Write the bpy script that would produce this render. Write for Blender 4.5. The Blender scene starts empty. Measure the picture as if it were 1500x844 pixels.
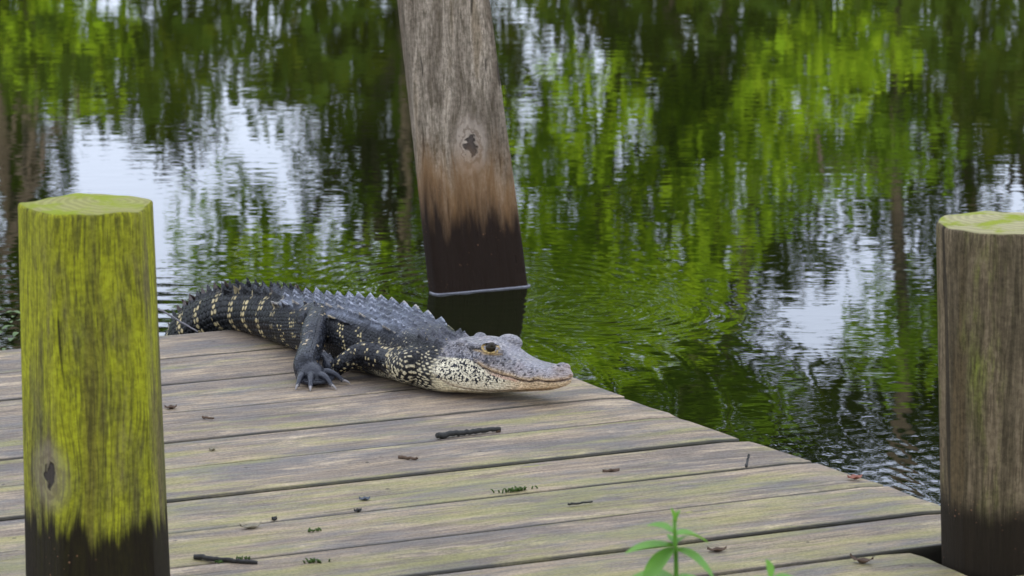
import bpy, bmesh, math, random
import numpy as np
from mathutils import Vector, Matrix, kdtree, noise as mnoise

random.seed(7); rng = np.random.default_rng(11)
SC = bpy.context.scene
COL = SC.collection
R = math.radians

# ------------------------------------------------------------------ camera
CAM_H, PITCH, FPX = 1.4, R(10.69), 5200.0        # metres above the deck, tilt, focal length in photo pixels
WATER_Z = -0.22
cam_d = bpy.data.cameras.new('camera')
cam = bpy.data.objects.new('camera', cam_d); COL.objects.link(cam)
cam.location = (0, 0, CAM_H); cam.rotation_euler = (R(90) - PITCH, 0, 0)
cam_d.sensor_width = 36; cam_d.lens = 36 * FPX / 1500
cam_d.clip_start = 0.05; cam_d.clip_end = 3000
cam_d.dof.use_dof = True; cam_d.dof.focus_distance = 6.47; cam_d.dof.aperture_fstop = 13.0
SC.camera = cam

# ------------------------------------------------------------------ sky, sun, exposure
SUN_EL, SUN_AZ = R(46), R(192)       # azimuth measured clockwise from +Y
SC.world = bpy.data.worlds.new('World'); SC.world.use_nodes = True
wn, wl = SC.world.node_tree.nodes, SC.world.node_tree.links
wn.clear()
w_out = wn.new('ShaderNodeOutputWorld'); w_bg = wn.new('ShaderNodeBackground')
w_sky = wn.new('ShaderNodeTexSky'); w_sky.sky_type = 'NISHITA'; w_sky.sun_disc = False
w_sky.sun_elevation = SUN_EL; w_sky.sun_rotation = SUN_AZ
w_mix = wn.new('ShaderNodeMix'); w_mix.data_type = 'RGBA'
w_tc = wn.new('ShaderNodeTexCoord'); w_no = wn.new('ShaderNodeTexNoise'); w_mr = wn.new('ShaderNodeMapRange')
w_no.inputs['Scale'].default_value = 2.2; w_no.inputs['Detail'].default_value = 5
wl.new(w_tc.outputs['Generated'], w_no.inputs['Vector'])
wl.new(w_no.outputs['Fac'], w_mr.inputs['Value'])
w_mr.inputs['From Min'].default_value = .3; w_mr.inputs['From Max'].default_value = .7
w_mr.inputs['To Min'].default_value = .66; w_mr.inputs['To Max'].default_value = .95
wl.new(w_mr.outputs['Result'], w_mix.inputs['Factor'])
wl.new(w_sky.outputs['Color'], w_mix.inputs['A'])
w_mix.inputs['B'].default_value = (11.3, 12.3, 14.9, 1)       # thin bright cloud
wl.new(w_mix.outputs['Result'], w_bg.inputs['Color'])
w_bg.inputs['Strength'].default_value = 0.10
wl.new(w_bg.outputs['Background'], w_out.inputs['Surface'])
sun_d = bpy.data.lights.new('sun', 'SUN'); sun_d.energy = 5.0; sun_d.angle = R(2); sun_d.color = (1, .95, .86)
sun = bpy.data.objects.new('sun', sun_d); COL.objects.link(sun)
sd = Vector((math.sin(SUN_AZ) * math.cos(SUN_EL), math.cos(SUN_AZ) * math.cos(SUN_EL), math.sin(SUN_EL)))
sun.rotation_euler = sd.to_track_quat('Z', 'Y').to_euler(); sun.location = (0, 0, 20)
vs = SC.view_settings
vs.view_transform = 'Standard'; vs.look = 'None'; vs.gamma = 1; vs.use_curve_mapping = False; vs.exposure = 0.92
SC.cycles.max_bounces = 6; SC.cycles.glossy_bounces = 3; SC.cycles.transparent_max_bounces = 4
SC.cycles.caustics_reflective = False; SC.cycles.caustics_refractive = False

# ------------------------------------------------------------------ picture <-> place
_cp, _sp = math.cos(PITCH), math.sin(PITCH)
def ray(x, y):
    a, b = (x - 750) / FPX, (422 - y) / FPX
    return np.array([a, _cp + b * _sp, -_sp + b * _cp])
def at(x, y, z=0.0):                              # photo pixel -> point at height z
    r = ray(x, y); return r * ((z - CAM_H) / r[2]) + np.array([0, 0, CAM_H])
def at_depth(x, y, Y):
    r = ray(x, y); return r * (Y / r[1]) + np.array([0, 0, CAM_H])
DA = R(25)
EX = np.array([math.cos(DA), math.sin(DA), 0]); EY = np.array([-math.sin(DA), math.cos(DA), 0])   # along / across the planks
def deck(u, v, z=0.0): return EX * u + EY * v + np.array([0, 0, z])

# ------------------------------------------------------------------ object helpers
def link(name, me, mat=None, parent=None, smooth=True):
    o = bpy.data.objects.new(name, me); COL.objects.link(o)
    if mat is not None and len(me.materials) == 0: me.materials.append(mat)
    if smooth and len(me.polygons): me.polygons.foreach_set('use_smooth', [True] * len(me.polygons))
    if parent is not None: o.parent = parent
    return o
def mesh(name, verts, faces):
    me = bpy.data.meshes.new(name)
    me.from_pydata([tuple(v) for v in verts], [], [tuple(int(i) for i in f) for f in faces]); me.update(); return me
def tag(o, label=None, cat=None, group=None, kind=None):
    if label: o['label'] = label
    if cat: o['category'] = cat
    if group: o['group'] = group
    if kind: o['kind'] = kind
    return o
def empty(name, loc, rz=0.0):
    o = bpy.data.objects.new(name, None); COL.objects.link(o); o.location = loc; o.rotation_euler = (0, 0, rz)
    o.empty_display_size = .1; return o
def grid_faces(n, m, closed=True, base=0):
    f = []
    mm = m if closed else m - 1
    for i in range(n - 1):
        for j in range(mm):
            k = (j + 1) % m
            f.append((base + i * m + j, base + i * m + k, base + (i + 1) * m + k, base + (i + 1) * m + j))
    return f
def tube(pts, rad, m=8, cap=True):
    pts = np.asarray(pts, float); n = len(pts); rad = np.broadcast_to(rad, (n,))
    t = np.gradient(pts, axis=0); t /= np.linalg.norm(t, axis=1)[:, None] + 1e-9
    up = np.array([0.13, 0.29, 0.95]); V = []
    prev = None
    for i in range(n):
        a = np.cross(up, t[i]) if prev is None else prev - t[i] * (prev @ t[i])
        if np.linalg.norm(a) < 1e-3: a = np.cross([1, 0, .1], t[i])
        a /= np.linalg.norm(a); b = np.cross(t[i], a); prev = a
        for j in range(m):
            q = 2 * math.pi * j / m
            V.append(pts[i] + rad[i] * (math.cos(q) * a + math.sin(q) * b))
    F = grid_faces(n, m)
    if cap:
        F.append(tuple(range(m - 1, -1, -1))); F.append(tuple((n - 1) * m + j for j in range(m)))
    return V, F
def merge(parts):
    V, F = [], []
    for v, f in parts:
        b = len(V); V.extend(v); F.extend([tuple(i + b for i in q) for q in f])
    return V, F

# ------------------------------------------------------------------ node helper
class NT:
    def __init__(s, name):
        s.m = bpy.data.materials.new(name); s.m.use_nodes = True
        s.t = s.m.node_tree; s.n = s.t.nodes; s.l = s.t.links; s.n.clear()
        s.out = s.n.new('ShaderNodeOutputMaterial')
    def put(s, sock, v):
        if hasattr(v, 'is_linked') or isinstance(v, bpy.types.NodeSocket): s.l.new(v, sock)
        elif v is not None:
            if sock.type == 'RGBA' and len(v) == 3: v = (*v, 1)
            sock.default_value = v
    def coord(s, which='Object'): return s.n.new('ShaderNodeTexCoord').outputs[which]
    def mapping(s, v, scale=(1, 1, 1), loc=(0, 0, 0), rot=(0, 0, 0)):
        n = s.n.new('ShaderNodeMapping'); s.put(n.inputs['Vector'], v)
        s.put(n.inputs['Scale'], scale); s.put(n.inputs['Location'], loc); s.put(n.inputs['Rotation'], rot); return n.outputs[0]
    def noise(s, v, scale, detail=3, rough=.55, dist=0):
        n = s.n.new('ShaderNodeTexNoise'); s.put(n.inputs['Vector'], v); n.inputs['Scale'].default_value = scale
        n.inputs['Detail'].default_value = detail; n.inputs['Roughness'].default_value = rough; s.put(n.inputs['Distortion'], dist)
        return n.outputs['Fac']
    def voronoi(s, v, scale, feature='F1', out='Distance', rnd=1.0):
        n = s.n.new('ShaderNodeTexVoronoi'); n.feature = feature; s.put(n.inputs['Vector'], v)
        n.inputs['Scale'].default_value = scale; n.inputs['Randomness'].default_value = rnd; return n.outputs[out]
    def math(s, op, a, b=None, c=None, clamp=False):
        n = s.n.new('ShaderNodeMath'); n.operation = op; n.use_clamp = clamp
        s.put(n.inputs[0], a)
        if b is not None: s.put(n.inputs[1], b)
        if c is not None: s.put(n.inputs[2], c)
        return n.outputs[0]
    def vmath(s, op, a, b=None, out='Vector'):
        n = s.n.new('ShaderNodeVectorMath'); n.operation = op; s.put(n.inputs[0], a)
        if b is not None: s.put(n.inputs[1], b)
        return n.outputs[out]
    def ss(s, v, lo, hi, a=0., b=1.):
        n = s.n.new('ShaderNodeMapRange'); n.interpolation_type = 'SMOOTHSTEP'; s.put(n.inputs['Value'], v)
        for k, q in zip(('From Min', 'From Max', 'To Min', 'To Max'), (lo, hi, a, b)): s.put(n.inputs[k], q)
        return n.outputs[0]
    def mix(s, f, a, b, blend='MIX'):
        n = s.n.new('ShaderNodeMix'); n.data_type = 'RGBA'; n.blend_type = blend
        s.put(n.inputs['Factor'], f); s.put(n.inputs['A'], a); s.put(n.inputs['B'], b); return n.outputs['Result']
    def sep(s, v):
        n = s.n.new('ShaderNodeSeparateXYZ'); s.put(n.inputs[0], v); return n.outputs
    def comb(s, x, y, z):
        n = s.n.new('ShaderNodeCombineXYZ'); s.put(n.inputs[0], x); s.put(n.inputs[1], y); s.put(n.inputs[2], z); return n.outputs[0]
    def attr(s, name, out='Color'):
        n = s.n.new('ShaderNodeAttribute'); n.attribute_name = name; return n.outputs[out]
    def rand(s): return s.n.new('ShaderNodeObjectInfo').outputs['Random']
    def bump(s, h, dist, strength=1.0, normal=None):
        n = s.n.new('ShaderNodeBump'); s.put(n.inputs['Height'], h); s.put(n.inputs['Distance'], dist)
        s.put(n.inputs['Strength'], strength)
        if normal is not None: s.put(n.inputs['Normal'], normal)
        return n.outputs[0]
    def bsdf(s, color, rough=.6, normal=None, spec=.5, ior=1.45, metallic=0.0, **kw):
        n = s.n.new('ShaderNodeBsdfPrincipled')
        s.put(n.inputs['Base Color'], color); s.put(n.inputs['Roughness'], rough); s.put(n.inputs['Specular IOR Level'], spec)
        s.put(n.inputs['IOR'], ior)
        if normal is not None: s.put(n.inputs['Normal'], normal)
        for k, v in kw.items(): s.put(n.inputs[k], v)
        s.l.new(n.outputs[0], s.out.inputs['Surface']); return n
def srgb(r, g, b):
    f = lambda c: (c / 255 / 12.92) if c / 255 <= .04045 else ((c / 255 + .055) / 1.055) ** 2.4
    return (f(r), f(g), f(b))
# ================================================================== SETTING
POST_W = at(704, 425, WATER_Z)                    # where the leaning post enters the water
TAIL_W = np.array([-0.90, 7.30, WATER_Z])

def mat_water():
    t = NT('murky_water'); P = t.coord('Object'); x, y, z = t.sep(P)
    big = t.noise(t.mapping(P, (.8, 1.0, 1)), 1.7, 2, .5)
    mid = t.noise(t.mapping(P, (.7, 1.25, 1)), 7.5, 2, .5)
    fine = t.noise(t.mapping(P, (.65, 1.2, 1)), 21, 2, .5)
    h = t.math('ADD', t.math('MULTIPLY', big, 1.9), t.math('ADD', t.math('MULTIPLY', mid, .62), t.math('MULTIPLY', fine, .24)))
    def ring(c, wl_, amp, reach, inner=0.0):
        d = t.math('SQRT', t.math('ADD', t.math('POWER', t.math('SUBTRACT', x, float(c[0])), 2.0), t.math('POWER', t.math('SUBTRACT', y, float(c[1])), 2.0)))
        d = t.math('ADD', d, t.math('MULTIPLY', t.math('SUBTRACT', mid, .5), wl_ * .35))
        w = t.math('SINE', t.math('MULTIPLY', d, 2 * math.pi / wl_))
        e = t.math('MULTIPLY', t.ss(d, reach, inner, 0, 1), amp)
        return t.math('MULTIPLY', w, e)
    h = t.math('ADD', h, ring(TAIL_W, .11, .9, 2.1))
    h = t.math('ADD', h, ring(POST_W, .06, .4, .75))
    h = t.math('ADD', h, ring(at(868, 455, WATER_Z), .045, .22, .55))
    # small interfering ripples beside the corner of the deck
    q = at(1330, 690, WATER_Z)
    patch = t.ss(t.vmath('LENGTH', t.vmath('SUBTRACT', P, (float(q[0]), float(q[1]), 0)), out='Value'), .8, .1, 0, 1)
    cx = t.math('SINE', t.math('MULTIPLY', t.math('ADD', t.math('ADD', x, t.math('MULTIPLY', y, .35)), t.math('MULTIPLY', big, .25)), 135.))
    cy = t.math('SINE', t.math('MULTIPLY', t.math('ADD', t.math('SUBTRACT', y, t.math('MULTIPLY', x, .5)), t.math('MULTIPLY', mid, .06)), 100.))
    h = t.math('ADD', h, t.math('MULTIPLY', t.math('ADD', cx, cy), t.math('MULTIPLY', patch, .09)))
    nrm = t.bump(h, .0006, 1.0)
    b = t.bsdf((.006, .008, .002), .015, nrm, .5, 1.333)
    return t.m
WATER_M = mat_water()
W = 260
o = link('water', mesh('water', [(-W, 4.9, 0), (W, 4.9, 0), (W, 2 * W, 0), (-W, 2 * W, 0), (-W, 3.0, 0), (W, 3.0, 0)], [(0, 1, 2, 3), (4, 5, 1, 0)]), WATER_M, smooth=False)
o.location = (0, 0, WATER_Z); tag(o, kind='structure')

def mat_soil():
    t = NT('bank_soil'); P = t.coord('Object')
    c = t.mix(t.noise(P, 3, 5), srgb(48, 42, 28), srgb(70, 70, 38)); c = t.mix(t.ss(t.noise(P, 9, 5), .42, .6), c, srgb(48, 66, 24))
    t.bsdf(c, .9, t.bump(t.noise(P, 30, 4), .03)); return t.m
SOIL = mat_soil()
def terrain(name, x0, x1, y0, y1, fz, nx, ny):
    V = [(x0 + (x1 - x0) * i / nx, y0 + (y1 - y0) * j / ny, 0) for j in range(ny + 1) for i in range(nx + 1)]
    V = [(x, y, fz(x, y)) for x, y, _ in V]
    return link(name, mesh(name, V, grid_faces(ny + 1, nx + 1, False)), SOIL)
near_z = lambda x, y: -.12 - .16 * max(0, y - 4.25) / .75 + .05 * mnoise.noise((x * .7, y * .7, 3)) + .10 * max(0, min(1, (3.6 - y) / 4))
tag(terrain('near_bank', -60, 60, -60, 5.3, lambda x, y: near_z(x, y), 160, 120), kind='structure')
far_z = lambda x, y: -.5 + .9 * min(1, max(0, (y - 20.5) / 3)) + .12 * mnoise.noise((x * .2, y * .2, 9)) + .02 * max(0, y - 24)
tag(terrain('far_bank', -90, 90, 20, 150, far_z, 90, 60), kind='structure')
tag(terrain('pond_bed', -90, 90, 3, 22, lambda x, y: -1.1 + .1 * mnoise.noise((x * .3, y * .3, 1)), 30, 10), kind='structure')

# ------------------------------------------------------------------ trees on the far bank (the water mirrors them)
def mat_leaf(name, c1, c2, trans):
    t = NT(name); P = t.coord('Object')
    f = t.noise(P, 1.3, 3); r = t.attr('tint', 'Fac')
    c = t.mix(t.math('MULTIPLY', t.math('ADD', f, r), .5), c1, c2)
    d = t.n.new('ShaderNodeBsdfDiffuse'); tr = t.n.new('ShaderNodeBsdfTranslucent'); mx = t.n.new('ShaderNodeMixShader')
    t.put(d.inputs['Color'], c); t.put(tr.inputs['Color'], t.mix(.35, c, (.32, .40, .02))); mx.inputs[0].default_value = trans
    t.l.new(d.outputs[0], mx.inputs[1]); t.l.new(tr.outputs[0], mx.inputs[2]); t.l.new(mx.outputs[0], t.out.inputs['Surface'])
    return t.m
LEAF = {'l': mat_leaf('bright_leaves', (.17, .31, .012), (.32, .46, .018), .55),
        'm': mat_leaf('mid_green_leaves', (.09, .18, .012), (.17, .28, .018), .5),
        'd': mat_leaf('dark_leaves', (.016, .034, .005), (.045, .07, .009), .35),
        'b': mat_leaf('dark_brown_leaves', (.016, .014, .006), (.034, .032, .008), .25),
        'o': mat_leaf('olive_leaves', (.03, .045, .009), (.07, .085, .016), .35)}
def mat_bark():
    t = NT('tree_bark'); P = t.coord('Object')
    g = t.noise(t.mapping(P, (6, 6, .8)), 3, 5, .6)
    t.bsdf(t.mix(g, srgb(44, 34, 26), srgb(92, 80, 66)), .9, t.bump(g, .05)); return t.m
BARK = mat_bark()
def leaf_cloud(centres, rads, counts, size):
    V, T = [], []
    for c, r, n in zip(centres, rads, counts):
        d = rng.normal(size=(n, 3)); d /= np.linalg.norm(d, axis=1)[:, None]
        p = np.asarray(c) + d * (rng.random((n, 1)) ** .45) * np.asarray(r)
        a = rng.normal(size=(n, 3)); a[:, 2] -= .35; a /= np.linalg.norm(a, axis=1)[:, None]
        b = np.cross(a, rng.normal(size=(n, 3))); b /= np.linalg.norm(b, axis=1)[:, None]
        L = size * rng.uniform(.7, 1.5, (n, 1)); Wd = L * rng.uniform(.28, .42, (n, 1))
        q = np.stack([p - a * L * .5, p + b * Wd * .5, p + a * L * .5, p - b * Wd * .5], 1)
        V.append(q.reshape(-1, 3)); T.append(np.repeat(rng.random(n), 4))
    V = np.concatenate(V); n = len(V) // 4
    me = bpy.data.meshes.new('foliage'); me.vertices.add(len(V)); me.vertices.foreach_set('co', V.ravel())
    me.loops.add(4 * n); me.loops.foreach_set('vertex_index', np.arange(4 * n)); me.polygons.add(n)
    me.polygons.foreach_set('loop_start', np.arange(0, 4 * n, 4)); me.polygons.foreach_set('loop_total', np.full(n, 4))
    at_ = me.attributes.new('tint', 'FLOAT', 'POINT'); at_.data.foreach_set('value', np.concatenate(T)); me.update(); return me
def wobble(p, q, n=7, amp=.12):
    p, q = np.asarray(p, float), np.asarray(q, float); s = np.linspace(0, 1, n)[:, None]
    w = rng.normal(size=(n, 3)) * amp * np.linalg.norm(q - p) * .25; w[0] = 0; w[-1] = 0
    return p + (q - p) * s + w + np.array([0, 0, 1]) * (s * (1 - s)) * .12 * np.linalg.norm(q - p)
def mirror_at(x, y, Y):                            # direction the water sends a pixel to, taken at depth Y
    r = ray(x, y); return np.array([r[0] / r[1] * Y, Y, 2 * WATER_Z - CAM_H - r[2] / r[1] * Y])

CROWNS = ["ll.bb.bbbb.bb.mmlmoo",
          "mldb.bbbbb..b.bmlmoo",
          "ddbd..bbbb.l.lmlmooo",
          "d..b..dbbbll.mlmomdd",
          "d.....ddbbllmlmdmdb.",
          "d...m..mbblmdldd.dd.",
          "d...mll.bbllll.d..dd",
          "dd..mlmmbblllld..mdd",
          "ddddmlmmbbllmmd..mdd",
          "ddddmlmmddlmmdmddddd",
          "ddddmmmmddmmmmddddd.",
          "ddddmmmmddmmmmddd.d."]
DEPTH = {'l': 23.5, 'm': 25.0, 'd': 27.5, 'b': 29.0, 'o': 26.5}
TREES = {}                                          # (kind, first column) -> list of clumps
def tree_key(k, c):
    if k == 'b': return ('b', 7 if c < 11 else 14)
    if k == 'l': return ('l', 1 if c < 5 else 5 if c < 9 else 12 if c < 15 else 17)
    if k == 'm': return ('m', 1 if c < 3 else 6 if c < 10 else 12 if c < 14 else 15)
    if k == 'd': return ('d', 1 if c < 5 else 8 if c < 12 else 14 if c < 16 else 18)
    return ('o', 18)
for j, row in enumerate(CROWNS):
    for i, k in enumerate(row):
        if k == '.': continue
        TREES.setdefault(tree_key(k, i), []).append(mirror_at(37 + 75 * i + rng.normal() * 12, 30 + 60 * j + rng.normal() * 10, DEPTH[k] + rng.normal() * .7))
ONAME = {'l': ('bright_green_tree', 'bright lime green broadleaf tree'), 'm': ('green_tree', 'mid green broadleaf tree'),
         'd': ('dark_tree', 'dark green dense tree'), 'b': ('brown_leaved_tree', 'dark brown-leaved tree'), 'o': ('olive_tree', 'dull olive green tree')}
WHERE = {1: 'on the far bank beyond the mossy post', 2: 'set back from the far bank beyond the mossy post',
         5: 'on the far bank straight beyond the alligator tail', 6: 'on the far bank beyond the alligator back',
         7: 'on the far bank straight behind the leaning post', 8: 'set back on the far bank behind the leaning post', 12: 'on the far bank beyond the snout of the alligator',
         14: 'on the far bank, between leaning and grey-brown post', 15: 'on the far bank, between leaning post and grey-brown post',
         17: 'low on the far bank near the grey-brown post', 18: 'on the far bank behind the grey-brown post'}
for (k, c), cl in TREES.items():
    cl = np.array(cl); Y = DEPTH[k] + (1.3 if k in 'lm' else .6)
    # trunks stand where the crowns hide them, clear of the openings between the trees
    tc_ = {('l', 1): .3, ('d', 1): 0, ('m', 1): -.6, ('l', 5): 7.6, ('m', 6): 7.2, ('b', 7): 8.2, ('d', 8): 8.8, ('l', 12): 11.4, ('m', 12): 12.4, ('d', 14): 13.8, ('m', 15): 14.2, ('b', 14): 13.4, ('l', 17): 17.1, ('o', 18): 18.2, ('d', 18): 19.2}[(k, c)]
    base_x = mirror_at(37 + 75 * tc_, 300, Y)[0]
    base = np.array([base_x, Y, far_z(base_x, Y) - .1])
    top = max(cl[:, 2].max() + 1.5, 6.5 + rng.random() * 2.5)
    # the crown goes on above and beside what the water shows
    extra = []
    w = max(1.2, cl[:, 0].std() * 1.6)
    for _ in range(34):
        z = rng.uniform(6.1, top + 2.2); f = 1 - .55 * abs((z - 6.5) / (top - 3.5))
        extra.append([base_x + rng.normal() * w * max(.3, f), Y + rng.normal() * w * .7, z])
    extra = np.array(extra)
    t = empty(ONAME[k][0], base); tag(t, ONAME[k][1] + ' ' + WHERE[c], 'tree', 'trees on the far bank')
    allc = np.concatenate([cl, extra])
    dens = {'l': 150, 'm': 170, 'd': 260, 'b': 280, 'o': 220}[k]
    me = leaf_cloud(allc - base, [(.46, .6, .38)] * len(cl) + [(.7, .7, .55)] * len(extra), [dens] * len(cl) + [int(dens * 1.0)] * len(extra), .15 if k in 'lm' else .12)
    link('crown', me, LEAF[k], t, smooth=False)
    tp = np.array([base_x + rng.normal() * .3, Y, top]) - base
    trunk = wobble((0, 0, -.2), tp, 10, .05); parts = [tube(trunk, np.linspace(.10, .03, 10) * (.6 if k in 'lmo' else .75), 10)]
    for q in allc[rng.permutation(len(allc))[:22]] - base:
        s = min(8, max(2, int(q[2] / tp[2] * 9 - 1.2))); parts.append(tube(wobble(trunk[s], q, 6, .18), np.linspace(.028, .008, 6), 6))
    link('trunk', mesh('trunk', *merge(parts)), BARK, t)
# the row of trees goes on along the bank to both sides
for n_, x_ in enumerate((-20.5, -17.0, -13.6, -10.6, -8.0, -6.2, 6.3, 8.2, 11.0, 14.2, 17.6, 21.0)):
    k = 'dmodlbmdomdl'[n_]; Y = DEPTH[k] + rng.normal() * .8; base = np.array([x_, Y, far_z(x_, Y) - .1]); hgt_ = rng.uniform(7.5, 10.5); cl = []
    while len(cl) < 70:
        q = rng.uniform(-1, 1, 3)
        if q @ q < 1: cl.append([q[0] * 1.7, q[1] * 1.7, .56 * hgt_ + q[2] * .46 * hgt_])
    cl = np.array(cl); t = empty(ONAME[k][0], base)
    nth = ('sixth', 'fifth', 'fourth', 'third', 'second', 'first', 'first', 'second', 'third', 'fourth', 'fifth', 'sixth')[n_]
    tag(t, ONAME[k][1] + ', ' + nth + ' along the far bank past the ' + ('mossy post' if x_ < 0 else 'grey-brown post'), 'tree', 'trees along the far bank to the sides')
    link('crown', leaf_cloud(cl, [(.65, .65, .5)] * 70, [90] * 70, .2), LEAF[k], t, smooth=False)
    trunk = wobble((0, 0, -.2), (0.2, 0, hgt_ * .95), 10, .05); parts = [tube(trunk, np.linspace(.13, .03, 10), 10)]
    for q in cl[:20]: parts.append(tube(wobble(trunk[min(8, max(2, int(q[2] / hgt_ * 9 - 1)))], q, 6, .15), np.linspace(.035, .01, 6), 6))
    link('trunk', mesh('trunk', *merge(parts)), BARK, t)
# two unseen tall trees, added behind the camera to keep the dock in shade
for nm_x, nm_y, lab in ((-3.6, -4.6, 'unseen tall tree added to shade the dock, reaching over its land end'), (3.0, -6.2, 'unseen tall tree added to shade the dock, set further back from it')):
    base = np.array([nm_x, nm_y, near_z(nm_x, nm_y) - .1]); t = empty('added_shade_tree', base); tag(t, lab, 'tree')
    cl = []
    while len(cl) < 330:
        q = rng.uniform(-1, 1, 3)
        if q @ q < 1: cl.append(np.array([q[0] * 6.0 - nm_x * .45, q[1] * 6.5 + .6, 9.6 + q[2] * 2.7]))
    link('crown', leaf_cloud(cl, [(.9, .9, .6)] * len(cl), [46] * len(cl), .36), LEAF['d'], t, smooth=False)
    trunk = wobble((0, 0, -.2), (-nm_x * .2, .3, 9.5), 10, .03); parts = [tube(trunk, np.linspace(.28, .08, 10), 12)]
    for q in [cl[i] for i in rng.permutation(len(cl))[:26]]: parts.append(tube(wobble(trunk[rng.integers(5, 9)], q, 6, .12), np.linspace(.08, .015, 6), 6))
    link('trunk', mesh('trunk', *merge(parts)), BARK, t)
# undergrowth and the wood further back: nobody could count it
hed = []
for x in np.arange(-45, 45, .6):
    for zz in (.1, .5, .9, 1.3): hed.append([x + rng.normal() * .3, 22.6 + zz * 1.6 + rng.normal() * .7 + .03 * abs(x), .15 + zz + rng.normal() * .15])
h = link('undergrowth', leaf_cloud(hed, [(.8, .8, .4)] * len(hed), [55] * len(hed), .2), LEAF['d'], smooth=False)
tag(h, 'dark low undergrowth along the far bank', 'undergrowth', kind='stuff')
wood = []
for x in np.arange(-95, 95, 2.6):
    for zz in (1, 2.6, 4.0):
        if abs(x) > 16 or zz < 4: wood.append([x + rng.normal(), 52 + rng.normal() * 3 + .0 * x, zz * (1 + .9 * (abs(x) > 16)) + 1 + rng.normal() * .4])
h = link('far_wood', leaf_cloud(wood, [(2.2, 2.2, 1.5)] * len(wood), [150] * len(wood), .5), LEAF['b'], smooth=False)
tag(h, 'dark wood far behind the trees of the far bank', 'wood', kind='stuff')
# ================================================================== DECK
def mat_plank():
    t = NT('weathered_planks'); P = t.coord('Object'); r = t.rand()
    off = t.comb(t.math('MULTIPLY', r, 37.), t.math('MULTIPLY', r, 11.), 0.0)
    Q = t.vmath('ADD', P, off)
    wav = t.noise(t.mapping(Q, (1.6, 3, 3)), 1.6, 2)                     # grain drifts sideways
    Q2 = t.vmath('ADD', Q, t.comb(0.0, t.math('MULTIPLY', wav, .05), 0.0))
    stripe = t.noise(t.mapping(Q2, (1.5, 15, 6)), 1.6, 9, .72)
    grain = t.noise(t.mapping(Q2, (5.5, 80, 20)), 2.2, 8, .75)
    ring = t.noise(t.mapping(Q2, (.55, 38, 8)), 1.5, 2, .5)
    blot = t.noise(t.mapping(Q, (1.6, 5.0, 2)), 2.0, 9, .7)
    hair = t.noise(t.mapping(Q2, (5.0, 260, 30)), 2.0, 3, .6)
    c = t.mix(t.ss(stripe, .36, .64), srgb(118, 108, 96), srgb(168, 153, 128))
    c = t.mix(t.math('MULTIPLY', t.ss(blot, .42, .62), .9), c, srgb(102, 101, 103))
    c = t.mix(t.math('MULTIPLY', t.ss(t.noise(t.mapping(Q, (1.1, 2.6, 1), (1, 8, 0)), 1.7, 9, .7), .50, .62), .6), c, srgb(88, 84, 82))
    c = t.mix(t.ss(t.noise(t.mapping(Q, (3.0, 10, 2), (5, 2, 0)), 1.5, 9, .72), .53, .66), c, srgb(178, 164, 140))
    c = t.mix(t.math('MULTIPLY', t.ss(ring, .48, .66), .42), c, srgb(92, 80, 76))
    c = t.mix(t.math('MULTIPLY', t.ss(grain, .46, .66), .6), c, srgb(74, 65, 58))
    c = t.mix(t.math('MULTIPLY', t.ss(hair, .46, .66), .65), c, srgb(64, 56, 50))
    crk = t.noise(t.mapping(Q2, (.8, 70, 8), (2, 5, 0)), 1.7, 2, .5)
    c = t.mix(t.math('MULTIPLY', t.ss(crk, .665, .70), .75), c, srgb(44, 40, 36))
    # green algae: along damp strips, more on the planks away from the tail
    x, y, z = t.sep(P); gp = t.n.new('ShaderNodeNewGeometry').outputs['Position']
    near = t.ss(t.sep(gp)[1], 6.6, 5.4, .0, 1.)
    al = t.noise(t.mapping(Q, (1.5, 8, 2), (3, 7, 0)), 1.3, 9, .72)
    al = t.ss(t.math('ADD', al, t.math('MULTIPLY', near, .10)), .54, .68)
    c = t.mix(t.math('MULTIPLY', al, .5), c, t.mix(t.noise(Q, 14, 2), srgb(122, 124, 62), srgb(146, 148, 74)))
    moss = t.noise(t.mapping(Q, (2.4, 11, 2), (9, 1, 0)), 1.3, 9, .7)
    c = t.mix(t.math('MULTIPLY', t.ss(t.math('ADD', moss, t.math('MULTIPLY', near, .05)), .70, .76), .8), c, srgb(150, 160, 44))
    grit = t.noise(Q, 190, 4, .7)
    c = t.mix(.5, c, t.mix(t.ss(grit, .34, .62), (.42, .40, .38), (1.15, 1.15, 1.15)), 'MULTIPLY')
    # gap shade painted on the board edges, and black specks of dirt
    spk = t.voronoi(t.mapping(Q, (20, 26, 1)), 1.0)
    spk = t.math('MULTIPLY', t.ss(spk, .10, .05), t.ss(t.noise(Q, 5, 2), .5, .62))
    c = t.mix(spk, c, srgb(40, 34, 30))
    edge = t.ss(t.math('ABSOLUTE', t.attr('across', 'Fac')), .945, .99)
    c = t.mix(t.math('MULTIPLY', edge, t.ss(blot, .3, .6, .55, .95)), c, srgb(48, 48, 42))
    c = t.mix(1.0, c, (1.30, 1.20, 1.09), 'MULTIPLY')
    h = t.math('ADD', t.math('MULTIPLY', grain, .6), t.math('ADD', t.math('MULTIPLY', hair, .4), t.math('MULTIPLY', stripe, .5)))
    t.bsdf(c, t.ss(blot, .35, .65, .66, .46), t.bump(h, .004, .8), .4); return t.m
PLANK_M = mat_plank()

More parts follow.
